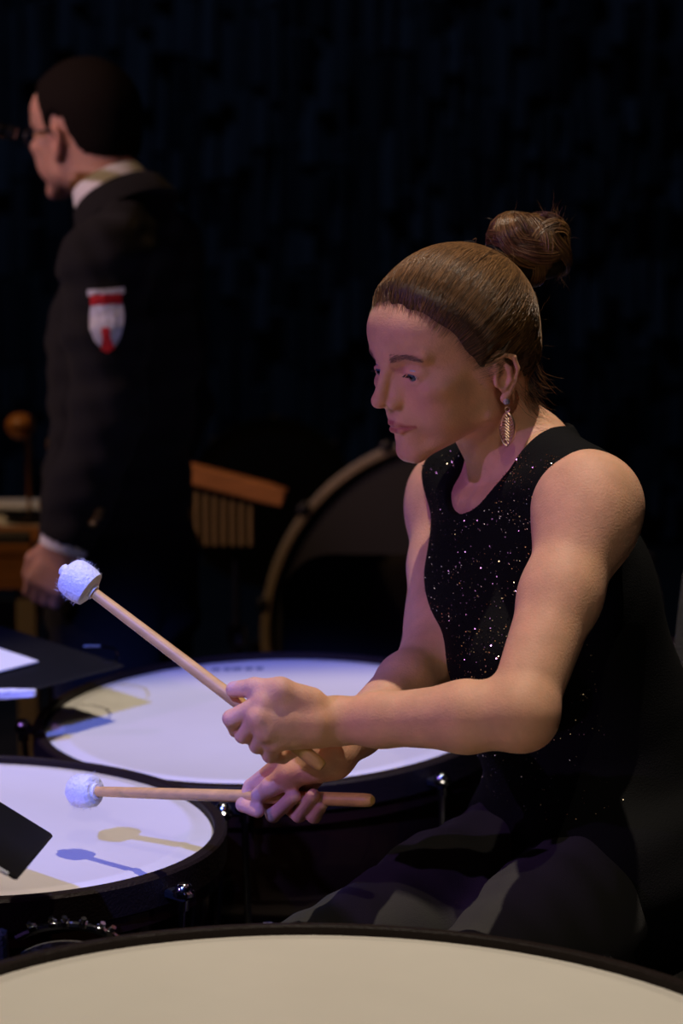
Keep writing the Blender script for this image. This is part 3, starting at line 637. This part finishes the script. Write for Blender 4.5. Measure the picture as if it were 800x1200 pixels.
    at = body_attrs(v, h, nails=[(RT[3] + V(-.001, -.0085, .004), .0075), (LT[3] + V(-.002, -.003, .0085), .007)],
                    rosy=[(m, .02, .28) for m in LM + RM] + [(P(280, 850, 2.48), .05, .2), (EL + V(.02, -.01, -.02), .06, .3), (P(330, 945, 2.57), .06, .35)],
                    moles=[(P(614, 822, 2.40), .0022), (P(625, 800, 2.41), .0022), (P(481, 740, 2.70), .002), (P(596, 705, 2.5), .0015)])
    body = mesh('body', v, q, M['skin'], root, attrs=at); print('body verts', len(v))
    eyes(h, body, (1, .12, -.20))
    # lashes and brows
    g = np.random.default_rng(2); br = []; la = []
    for sd in (1, -1):
        for i in range(320):
            t = g.uniform(); base = V(89 - 17 * t ** 1.6, (13 + 33 * t) * sd, 33.5 + 4.2 * math.sin(t * 2.5) - 4 * max(t - .6, 0) * 2 + g.normal() * (2.0 - t * 1.1)); dr = unit(V(-.25 - .3 * t, sd * 1., .45 - .8 * t)); 
            p0 = h.W(*(base + V(6, 0, 0))); p1 = h.W(*(base + V(6, 0, 0) + dr * 5))
            br.append([p0, (p0 + p1) / 2, p1])
        for i in range(44):
            t = g.uniform(-1, 1); y = 31 + 12.4 * t; z = 12.6 + 4.2 * math.sqrt(max(0, 1 - t * t)); base = V(73.6 + math.sqrt(max(0, 14.3 ** 2 - (y - 31) ** 2 - 4)), y * sd, z)
            p0 = h.W(*base); p2 = h.W(*(base + V(4.5, 1.5 * t * sd, -2.2))); p1 = h.W(*(base + V(2.6, .8 * t * sd, -1.6))); la.append([p0, p1, p2])
    br = np.array(br); sh = br.shape; fl = b.drop(br.reshape(-1, 3), .0006, 4).reshape(sh)
    [mesh('eyebrow', *strand_mesh(fl[k:k + 320], .0002), M['brow'], body) for k in (0, 320)]; [mesh('eyelashes', *strand_mesh(la[k:k + 44], .00022), M['lash'], body) for k in (0, 44)]
    # hair
    hx = [-120, -75, -50, -34, -28, -12, 4, 14, 26, 40, 55, 68, 78, 90]; hz = [-56, -50, -38, -18, 0, 4, 0, -14, 8, 32, 50, 66, 77, 86]
    hf = h.hair_field(hx, hz, 8.5, 48)
    v, q = hf.mesh(h.o - .17, h.o + .19, .0028); keep = hf.ops and (b(v) > -.006); ix = np.full(len(v), -1); ix[keep] = np.arange(keep.sum()); q = ix[q]; q = q[(q >= 0).all(1)]
    hair = mesh('hair', v[keep], q, M['hairbase'], root)
    tie = P(581, 303, 2.745); tie = hf.drop(tie[None], .0)[0]; tq = h.L(tie[None])[0]; c0 = np.array([-6, 0, 38.])
    N = 8500; st = []
    while len(st) < N:
        d = g.normal(size=3); d /= np.linalg.norm(d); p_ = c0 + d * np.array([100, 80, 92.])
        e = p_[2] - np.interp(p_[0], hx, hz)
        if e > 3 and (e < 24 or g.uniform() < .30) and g.uniform() < .15 + (e - 3) / 16: st.append(p_)
    st = np.array(st); K = 12; tt = np.linspace(0, 1, K)
    a = st - c0; a /= np.linalg.norm(a, axis=1)[:, None]; z_ = tq - c0; z_ /= np.linalg.norm(z_); zz = z_ + g.normal(size=(N, 3)) * .045; zz /= np.linalg.norm(zz, axis=1)[:, None]
    om = np.arccos(np.clip((a * zz).sum(1), -1, 1))[:, None, None]; sl = (np.sin((1 - tt)[None, :, None] * om) * a[:, None] + np.sin(tt[None, :, None] * om) * zz[:, None]) / np.maximum(np.sin(om), 1e-4)
    wob = np.sin(st[:, 0] * .33 + st[:, 2] * .21)[:, None] * .012; sl[..., 2] += wob * np.sin(tt * math.pi)[None] - .10 * np.sin(tt * math.pi)[None] * np.clip(om[..., 0] - .9, 0, 1)
    pts = h.W((c0 + sl * np.array([100, 80, 92.])).reshape(-1, 3)); uf = Fld().add(hf, 0).add(lambda p: h.face(p), .002); pts = uf.drop(pts, .0, 5)
    nrm = uf.grad(pts); nrm /= np.linalg.norm(nrm, axis=1)[:, None] + 1e-9
    off = np.repeat(g.uniform(.0001, .0008, N), K)
    pts = (pts + nrm * off[:, None]).reshape(N, K, 3)
    tag(mesh('hair_strands', *strand_mesh(pts, g.uniform(.0002, .00045, N)), M['hair'], hair, attrs={'shade': strand_shade(N, K)}), kind='stuff')
    # bun
    Bc = P(621, 290, 2.76); axis = unit(Bc - tie); e1 = unit(np.cross(axis, V(0, 1, .2))); e2 = np.cross(axis, e1)
    bf = Fld().add(ell(Bc, (.034, .038, .031)), .005).add(ell(Bc + V(-.020, -.012, .012), (.024, .024, .022)), .008).add(ell(Bc + V(.018, -.010, -.012), (.022, .024, .024)), .008).add(ell(Bc + V(-.004, -.02, -.018), (.026, .02, .02)), .008).add(cap(tie, Bc, .019, .024), .012).add(ell(Bc + V(.02, 0, .014), (.018, .02, .017)), .008)
    bv, bq = bf.mesh(Bc - .11, Bc + .09, .003); bun = mesh('hair_bun', bv, bq, M['hairdark'], root)
    K2 = 18; NB = 22; NS = 80; NL = NB * NS; loops = []
    for i in range(NB):   # locks wound into the bun
        ax_ = unit((axis, axis, e1 * .7 + e2 * .6 + axis * .3, e2 - axis * .2)[i % 4] + g.normal(size=3) * .22); u_ = unit(np.cross(ax_, V(.2, .3, .9))); w_ = np.cross(ax_, u_)
        lat = g.uniform(-.7, .7); th = g.uniform(0, 6.28) + np.linspace(0, g.uniform(2.4, 4.2), K2); Rr = g.uniform(.036, .046)
        ctr = Bc + Rr * (np.cos(th)[:, None] * u_ + np.sin(th)[:, None] * w_) * math.sqrt(1 - lat * lat) + ax_ * lat * .04
        rad = bf.grad(ctr); rad /= np.linalg.norm(rad, axis=1)[:, None] + 1e-9; ctr = bf.drop(ctr, .0015, 4); side = np.cross(rad, np.gradient(ctr, axis=0)); side /= np.linalg.norm(side, axis=1)[:, None] + 1e-9
        wdt_ = np.sin(np.linspace(.35, 2.8, K2))[:, None]
        for k in range(NS):
            a_ = g.uniform(-1, 1); tw = a_ * .011 * wdt_; hgt = math.sqrt(1 - a_ * a_) * .0055 * wdt_ * g.uniform(.7, 1.05)
            loops.append(ctr + side * tw + rad * hgt + np.cumsum(g.normal(size=(K2, 3)) * .00022, 0))
    lp = np.array(loops)
    tag(mesh('bun_strands', *strand_mesh(lp, g.uniform(.0003, .00055, NL)), M['hair'], bun, attrs={'shade': strand_shade(NL, K2)}), kind='stuff')
    fly = []
    def curl(p0, d0, d1, L, n=9):
        t = np.linspace(0, 1, n)[:, None]; return p0 + L * (d0 * t + (d1 - d0) * t * t * .5) + np.cumsum(g.normal(size=(n, 3)) * .0006, 0)
    R_ = V(1, 0, 0); U_ = V(0, 0, 1)
    for i in range(190):
        b0 = Bc + R_ * g.uniform(.012, .030) + U_ * g.uniform(-.002, .022) + V(0, g.uniform(-.02, .01), 0)
        fly.append(curl(b0, unit(U_ * .9 + R_ * g.uniform(-.2, .75) + V(0, g.normal() * .35, 0)), unit(U_ * g.uniform(-.5, .6) + R_ * g.uniform(-1.3, .5) + V(0, g.normal() * .4, 0)), g.uniform(.022, .045)))
    for i in range(90):
        b0 = Bc + R_ * g.uniform(.02, .034) + U_ * g.uniform(-.032, -.004) + V(0, g.uniform(-.02, .0), 0); fly.append(curl(b0, unit(R_ * g.uniform(.2, .9) + U_ * g.uniform(-.6, .6) + V(0, g.normal() * .4, 0)), unit(U_ * -1 + R_ * g.uniform(-1, .6) + V(0, g.normal() * .4, 0)), g.uniform(.014, .030)))
    for i in range(16):
        b0 = Bc + g.normal(size=3) * .026; dd = unit(R_ * g.uniform(-.3, 1) + U_ * g.uniform(-.2, 1) + V(0, g.normal() * .3, 0)); fly.append(curl(b0, dd, dd + g.normal(size=3) * .4, g.uniform(.03, .055)))
    for i in range(70):   # wisps over the scalp and at the temple
        s0 = pts[g.integers(N)][g.integers(2, 8)]; n0 = unit(s0 - h.W(*c0)); dd = unit(n0 * .35 + unit(tie - s0) * g.uniform(.2, 1) + g.normal(size=3) * .35); fly.append(curl(s0, dd, dd + g.normal(size=3) * .5 - n0 * .6, g.uniform(.012, .035)))
    for i in range(110):  # loose hair at the nape
        s0 = h.W(-60 + g.normal() * 10, 34 + g.normal() * 14, -30 + g.normal() * 12); s0 = hf.drop(s0[None], .001)[0]; dd = unit(V(.35, -.1, -1) + g.normal(size=3) * .25); fly.append(curl(s0, dd, unit(V(1.0, -.1, -.5) + g.normal(size=3) * .4), g.uniform(.02, .055)))
    for i in range(0):   # short baby hairs at the temple
        s0 = h.W(58 + g.normal() * 8, 52 + g.normal() * 3, 58 + g.normal() * 9); s0 = b.drop(s0[None], .0006)[0]; dd = unit(h.l * .3 - h.f * .3 - h.u * .8 + g.normal(size=3) * .3); fly.append(curl(s0, dd, dd - h.f * .6, g.uniform(.008, .02)))
    tag(mesh('stray_hairs', *strand_mesh(np.array(fly), .00022), M['hair'], hair, attrs={'shade': strand_shade(len(fly), 9)}), kind='stuff')
    MB().tube([tie + axis * .006 + .021 * (math.cos(t) * e1 + math.sin(t) * e2) for t in np.linspace(0, 2 * math.pi, 25)[:-1]], .0045, 8, True).build('hair_tie', M['band'], bun)
    # clothing
    KL, KR = P(545, 1172, 2.50), P(368, 1142, 2.62); HL, HR_ = PC + tl * .085 - UP * .01, PC - tl * .085 - UP * .01
    torso.add(ell(PC - UP * .01, (.128, .178, .10), Rt), .03)
    for hh, kk, ex in ((HL, KL, .18), (HR_, KR, .06)): torso.add(cap(hh, hh + (kk - hh) * ex, .096, .093), .05)
    top = Fld().add(lambda p: torso(p) - .0075, 0)
    top.sub(ell(mid + ax * .085 + tf * .034, (.080, .072, .092), Rt), .004); top.sub(ell(mid + ax * .10, (.088, .076, .062), Rt), .004); top.sub(cap(mid + ax * .055, h.W(-18, 0, -34), .070, .095), .006)
    for s_, e_, sg in ((SL, EL, 1), (SR, ER, -1)):
        top.sub(ell(s_ + tl * sg * (.062 if sg > 0 else .085) - tf * (.01 if sg > 0 else .03), (.082, .082, .095)), .006)
    top.sub(lambda p: p[..., 2] - (SEAT + .004), .004)
    lo2, hi2 = np.minimum(PC - .28, mid - .3), np.maximum(PC + .28, mid + .24); v, q = top.mesh(lo2, hi2, .0024)
    fold = (np.sin((v @ ax) * 130 + (v @ tl) * 40) * .5 + np.sin((v @ ax) * 75 - (v @ tl) * 55 + 1)) * .0011 * np.clip((S * .45 - (v - PC) @ ax) / .1, 0, 1)
    gr = torso.grad(v); v = v + gr * fold[:, None]; tp = mesh('sleeveless_top', v, q, M['top'], root)
    # sequins over the front of the top
    loc = np.stack([(v - PC) @ tf, (v - PC) @ tl, (v - PC) @ ax], 1); fr = np.where((loc[:, 0] > .02) & (loc[:, 2] > S * .22) & (top(v) < .003) & ((gr @ tf) > .05))[0]
    w_ = np.clip((loc[fr, 2] - S * .22) / .2, .15, 1) * (.35 + .65 * (np.sin(loc[fr, 2] * 150 + 2 * np.sin(loc[fr, 1] * 40)) > -.2)); pk = g.choice(fr, 4600, False, w_ / w_.sum())
    sv = []; sf = []
    for j, i in enumerate(pk):
        n_ = unit(gr[i] + g.normal(size=3) * .33); u_ = unit(np.cross(n_, g.normal(size=3))); x_ = np.cross(n_, u_); c = v[i] + gr[i] * .0009; r = g.uniform(.0004, .00095)
        sv += [c + r * (math.cos(t) * u_ + math.sin(t) * x_) for t in np.arange(6) * math.pi / 3]; sf.append(tuple(range(j * 6, j * 6 + 6)))
    tag(mesh('sequins', sv, np.array(sf), M['sequin'], tp, False), kind='stuff')
    A_ = [foot[0] + UP * (.40 - foot[0][2]), foot[1] + UP * (.40 - foot[1][2])]
    print('thigh', np.linalg.norm(HL - KL), np.linalg.norm(HR_ - KR), 'shin', np.linalg.norm(KL - A_[0]), np.linalg.norm(KR - A_[1]), 'knee z', KL[2], KR[2], 'PC', PC)
    tr = Fld().add(ell(PC - UP * .01, (.125, .175, .098), Rt), .03)
    for hh, kk, an in ((HL, KL, A_[0]), (HR_, KR, A_[1])): tr.add(chain([hh, hh + (kk - hh) * .5, kk], [.090, .082, .063], .02), .05); tr.add(chain([kk, kk + (an - kk) * .3, an], [.060, .060, .046], .02), .02)
    wr = lambda p: tr(p) + (np.sin(p[..., 0] * 95 + p[..., 2] * 60) * np.sin(p[..., 1] * 70 - p[..., 2] * 40)) * .0022
    t2 = Fld().add(wr, 0); t2.sub(lambda p: p[..., 2] - (SEAT - .004) + 10. * (np.linalg.norm(p[..., :2] - PC[:2].astype(np.float32), axis=-1) > .19), .004)
    v, q = t2.mesh(np.min([KL, KR, PC, *A_], 0) - .2, np.max([KL, KR, PC], 0) + .2, .0052); mesh('trousers', v, q, M['trouser'], root)
    for a in A_:
        sh = Fld().add(chain([a - UP * .03, a - UP * .058 - FWD * .01], [.040, .034], .01), .01).add(chain([a - UP * .050 - FWD * .03, a + FWD * .10 - UP * .060, a + FWD * .15 - UP * .066], [.030, .033, .022], .01), .02)
        sh.sub(lambda p: p[..., 2] - .312, .004); v, q = sh.mesh(a - .2, a + .22, .005); mesh('shoe', v, q, M['shoe'], root)
    # earring
    lobe = b.drop(h.W(-4, 80, -28 + h.edz)[None], .0)[0]; er = MB().lathe(lobe, [(0, .0045), (.0032, .003), (.0038, 0), (.003, -.002)], 12, h.l).build('earring', M['gem'], root)
    t0 = lobe + h.l * .003 - UP * .008; nx = unit(V(1, -.45, 0)); MB().tube([t0 + .0028 * (math.cos(t) * nx + math.sin(t) * UP) for t in np.linspace(0, 6.283, 13)[:-1]], .0008, 6, True).build('hook_ring', M['gold'], er)
    tp0 = t0 - UP * .0035; Lh, Wd = .037, .0085; out = []
    wdt = lambda s: Wd * math.sin(math.pi * s) ** .62
    ts = np.linspace(0.001, .999, 16); ring = [tp0 - UP * Lh * s + nx * wdt(s) for s in ts] + [tp0 - UP * Lh * s - nx * wdt(s) for s in ts[::-1]]
    lf = MB().tube(ring, .0012, 6, True)
    for s in np.linspace(.14, .86, 9):
        w = wdt(s); lf.tube([tp0 - UP * (Lh * s + .0035 * math.sin(x * 3.0) - .0015 * x) + nx * w * x for x in np.linspace(-.95, .95, 7)], .00095, 6)
    lf.build('leaf_pendant', M['gold'], er)
    return h
HW = woman()
# ------------------------------------------------------------------ the standing man
def man():
    h = Head(P(102, 166, 4.1), math.radians(47), math.radians(4), 1.05, -2, away=True)
    fm = V(-.978, .208, 0); lm = V(-.208, -.978, 0); mid = P(158, 300, 4.06); SL, SR = mid + lm * .175, mid - lm * .175
    EL, WLp = P(128, 480, 3.90), P(76, 636, 3.93); PCm = mid - UP * .50 + fm * .03; R = np.stack([fm, lm, UP]); ER, WR = SR + V(.02, .02, -.28), SR + V(-.06, .03, -.52)
    root = empty('person', (PCm[0], PCm[1], 0), 'standing man in dark uniform jacket with glasses, seen in profile from behind', 'person')
    b = Fld().add(lambda p: h.face(p), .01).add(cap(h.W(-18, 0, -30), mid + UP * .05 + fm * .01, .058, .064), .03).add(ell(mid - UP * .16 + fm * .02, (.10, .15, .20), R), .05).add(ell(PCm, (.10, .15, .16), R), .06)
    b.add(chain([SL, EL, WLp], [.05, .042, .028], .02), .03).add(chain([SR, ER, WR], [.05, .042, .028], .02), .03)
    for w, dirv, side in ((WLp, unit(P(50, 690, 3.93) - WLp), lm), (WR, unit(V(-.3, .0, -1)), -lm)):
        k = unit(fm - dirv * np.dot(fm, dirv)); s_ = np.cross(dirv, k)
        for i in range(4):
            mc = w + dirv * .075 + k * (.024 - .017 * i); b.add(cap(w + dirv * .012 + k * (.012 - .008 * i), mc, .014, .0115), .012)
            c_ = -side; L = (.9, 1, .95, .78)[i]; p1 = mc + (dirv * .8 + c_ * .5) * .040 * L; p2 = p1 + (dirv * .2 + c_ * .9) * .026 * L; b.add(chain([mc, p1, p2, p2 + (c_ * .5 - dirv * .7) * .02 * L], [.0105, .0098, .0088, .0078], .002), .003)
        th = w + dirv * .02 + k * .022; b.add(chain([th, th + dirv * .03 + k * .018 - side * .012, th + dirv * .058 + k * .016 - side * .022, th + dirv * .078 + k * .006 - side * .03], [.015, .0125, .0105, .009], .003), .008)
    v, q = b.mesh(np.min([PCm, SL, WLp, WR, h.o], 0) - .2, np.max([h.o, SL, SR], 0) + .24, .0034)
    body = mesh('body', v, q, M['skin2'], root, attrs=body_attrs(v, h)); eyes(h, body, (1, 0, 0))
    hx = [-120, -80, -50, -36, -30, -14, 2, 10, 20, 36, 52, 70, 84, 92]; hz = [-52, -48, -30, -5, 25, 34, 30, 2, 34, 56, 74, 92, 104, 108]
    hf = h.hair_field(hx, hz, 8, 22); v, q = hf.mesh(h.o - .18, h.o + .2, .004); mesh('hair', v, q, M['hairm'], root)
    gl = MB()
    for sd in (1, -1):
        gl.tube([h.W(97 - 10 * abs(math.cos(t)) * 0 - (4 if sd else 0) - 5 * max(0, sd * math.cos(t) * sd), sd * 32 + 24 * math.cos(t), 11 + 18 * math.sin(t)) for t in np.linspace(0, 6.283, 25)[:-1]], .0022, 8, True)
        gl.tube([h.W(90, sd * 56, 18), h.W(60, sd * 68, 18), h.W(0, sd * 77, 20), h.W(-14, sd * 79, 8)], .0021, 8)
    gl.tube([h.W(97, 9, 14), h.W(101, 0, 17), h.W(97, -9, 14)], .002, 8); gl.build('glasses', M['plast'], root)
    # jacket
    t = Fld().add(ell(mid - UP * .17 + fm * .022, (.125, .175, .22), R), .02).add(ell(PCm + UP * .06 + fm * .01, (.125, .17, .20), R), .08).add(cap(SL - lm * .03, SR + lm * .03, .062, .062), .06).add(cap(mid + UP * .075 + fm * .0, SL - UP * .0, .052, .050), .05).add(cap(mid + UP * .075, SR, .052, .05), .05)
    t.add(ell(PCm - UP * .10, (.130, .172, .14), R), .05)
    cw = WLp + (EL - WLp) * .05
    t.add(chain([SL, SL + (EL - SL) * .5, EL, EL + (cw - EL) * .6, cw], [.068, .066, .058, .054, .049], .02), .03).add(chain([SR, ER, WR + (ER - WR) * .08], [.066, .058, .046], .02), .03)
    def wr(p):
        s = p @ np.array(unit(WLp - SL), np.float32); a = p[..., 0] * 40; return t(p) + .0035 * np.sin(s * 55 + 2.2 * np.sin(a)) * np.sin(p[..., 1] * 18 + a * .3) + .0015 * np.sin(s * 120 + a)
    nk = mid + UP * .10 + fm * .035; na = unit(h.W(-18, 0, -30) - (mid + UP * .02))
    j = Fld().add(wr, 0); j.sub(cap(nk - na * .02, nk + na * .2, .062, .085), .008); j.sub(lambda p: p[..., 2] - (PCm[2] - .16), .006); j.sub(cap(cw + unit(WLp - EL) * .030, cw + unit(WLp - EL) * .16, .052, .06), .004)
    # front overlap of the jacket and its lapel seam
    v, q = j.mesh(np.min([PCm, SL, SR, WLp, WR], 0) - .25, np.max([SL, SR], 0) + .3, .0042); jk = mesh('jacket', v, q, M['jacket'], root)
    MB().lathe(nk + na * .0, [(.066, -.025), (.063, .012), (.060, .026), (.063, .028), (.067, .012), (.071, -.025)], 40, na, True).build('shirt_collar', M['shirt'], root)
    MB().lathe(nk - na * .012 - fm * .006, [(.075, -.03), (.071, .010), (.073, .016), (.080, .010), (.094, -.03)], 40, na, True).build('jacket_collar', M['jacket'], jk)
    d = unit(WLp - EL); MB().lathe(cw, [(.036, -.02), (.037, .022), (.040, .022), (.041, -.02)], 28, d, True).build('shirt_cuff', M['shirt'], root)
    for i in range(3):
        c = EL + (cw - EL) * (.90 - .06 * i) - fm * .055 + lm * .04; c = j.drop(c[None], .002)[0]; n_ = unit(j.grad(c[None])[0]); MB().lathe(c, [(0, .004), (.006, .003), (.0085, 0), (.006, -.003), (0, -.003)], 16, n_).build('cuff_button', M['brass'], jk)
    for i in range(3):
        c = j.drop((mid - UP * (.30 + .12 * i) + fm * .2 + lm * .055)[None], .002)[0]; MB().lathe(c, [(0, .004), (.007, .003), (.010, 0), (.007, -.003), (0, -.003)], 16, unit(j.grad(c[None])[0])).build('front_button', M['brass'], jk)
    # sleeve badge: shield with red bar and little red tower
    bc = SL + (EL - SL) * .345 + lm * .08 - fm * .022; up = unit(SL - EL); sx = unit(np.cross(up, -lm)); sx = sx if sx[0] > 0 else -sx
    def patch(name, pts, off, m, parent):
        ctr = np.mean(pts, 0); rings = [[ctr + (np.array(p_) - ctr) * k for p_ in pts] for k in (.5, 1.)]; v = [ctr] + rings[0] + rings[1]; n = len(pts)
        f = [(0, 1 + i, 1 + (i + 1) % n) for i in range(n)] + [(1 + i, 1 + n + i, 1 + n + (i + 1) % n, 1 + (i + 1) % n) for i in range(n)]
        w3 = np.array([bc + sx * a + up * c for a, c in v]); w3 = w3 - lm * (j(w3) - off)[:, None]; w3 = w3 - lm * (j(w3) - off)[:, None]
        base = w3 - lm * .0016; n0 = len(w3); ring = [1 + n + i for i in range(n)]
        f2 = f + [(ring[i], ring[i] + n0, ring[(i + 1) % n] + n0, ring[(i + 1) % n]) for i in range(n)]
        return mesh(name, np.concatenate([w3, base]), f2, m, parent, False)
    s = 1 / 690.
    sh = [(-17, 14), (-19, 2), (-18, -10), (-13, -24), (-6, -33), (0, -37), (6, -33), (13, -24), (18, -10), (19, 2), (17, 14), (6, 15), (-6, 15)]
    bd = patch('sleeve_badge', [(a * s, c * s) for a, c in sh], .0022, M['white'], jk)
    patch('red_bar', [(a * s, c * s) for a, c in ((-16.5, 14), (-16.5, 25), (0, 26), (16.5, 25), (16.5, 14), (0, 15))], .003, M['red'], bd)
    cren = [(-19, 25)]
    for i in range(6): x = -19 + i * 6.7; cren += [(x, 32), (x + 4.2, 32), (x + 4.2, 29), (x + 6.2, 29)] if i < 5 else [(x, 32), (x + 4.5, 32)]
    patch('white_scroll', [(a * s, c * s) for a, c in cren + [(19, 25), (0, 26)]], .003, M['white'], bd)
    patch('red_tower', [(a * s, c * s) for a, c in ((-5, -12), (-2, -10), (2, -10), (5, -12), (4, -22), (7, -34), (0, -38), (-7, -34), (-4, -22))], .0038, M['red'], bd)
    tr = Fld()
    for sg in (1, -1): hp = PCm + lm * .09 * sg - UP * .02; tr.add(chain([hp, hp - UP * .42, V(hp[0] + .01, hp[1], .08)], [.105, .08, .062], .03), .03)
    tr.add(ell(PCm - UP * .04, (.115, .16, .13), R), .04); v, q = tr.mesh(PCm - V(.3, .3, PCm[2] - .0), PCm + V(.3, .3, .2), .009); mesh('trousers', v, q, M['jacket'], root)
    for sg in (1, -1):
        hp = PCm + lm * .09 * sg; f = Fld().add(chain([V(hp[0], hp[1], .075), V(hp[0], hp[1], .05) + fm * .09, V(hp[0], hp[1], .04) + fm * .17], [.05, .048, .034], .01), .01); f.sub(lambda p: p[..., 2], .004); v, q = f.mesh(V(hp[0] - .3, hp[1] - .15, -.02), V(hp[0] + .15, hp[1] + .2, .15), .006); mesh('shoe', v, q, M['shoe'], root)
man()
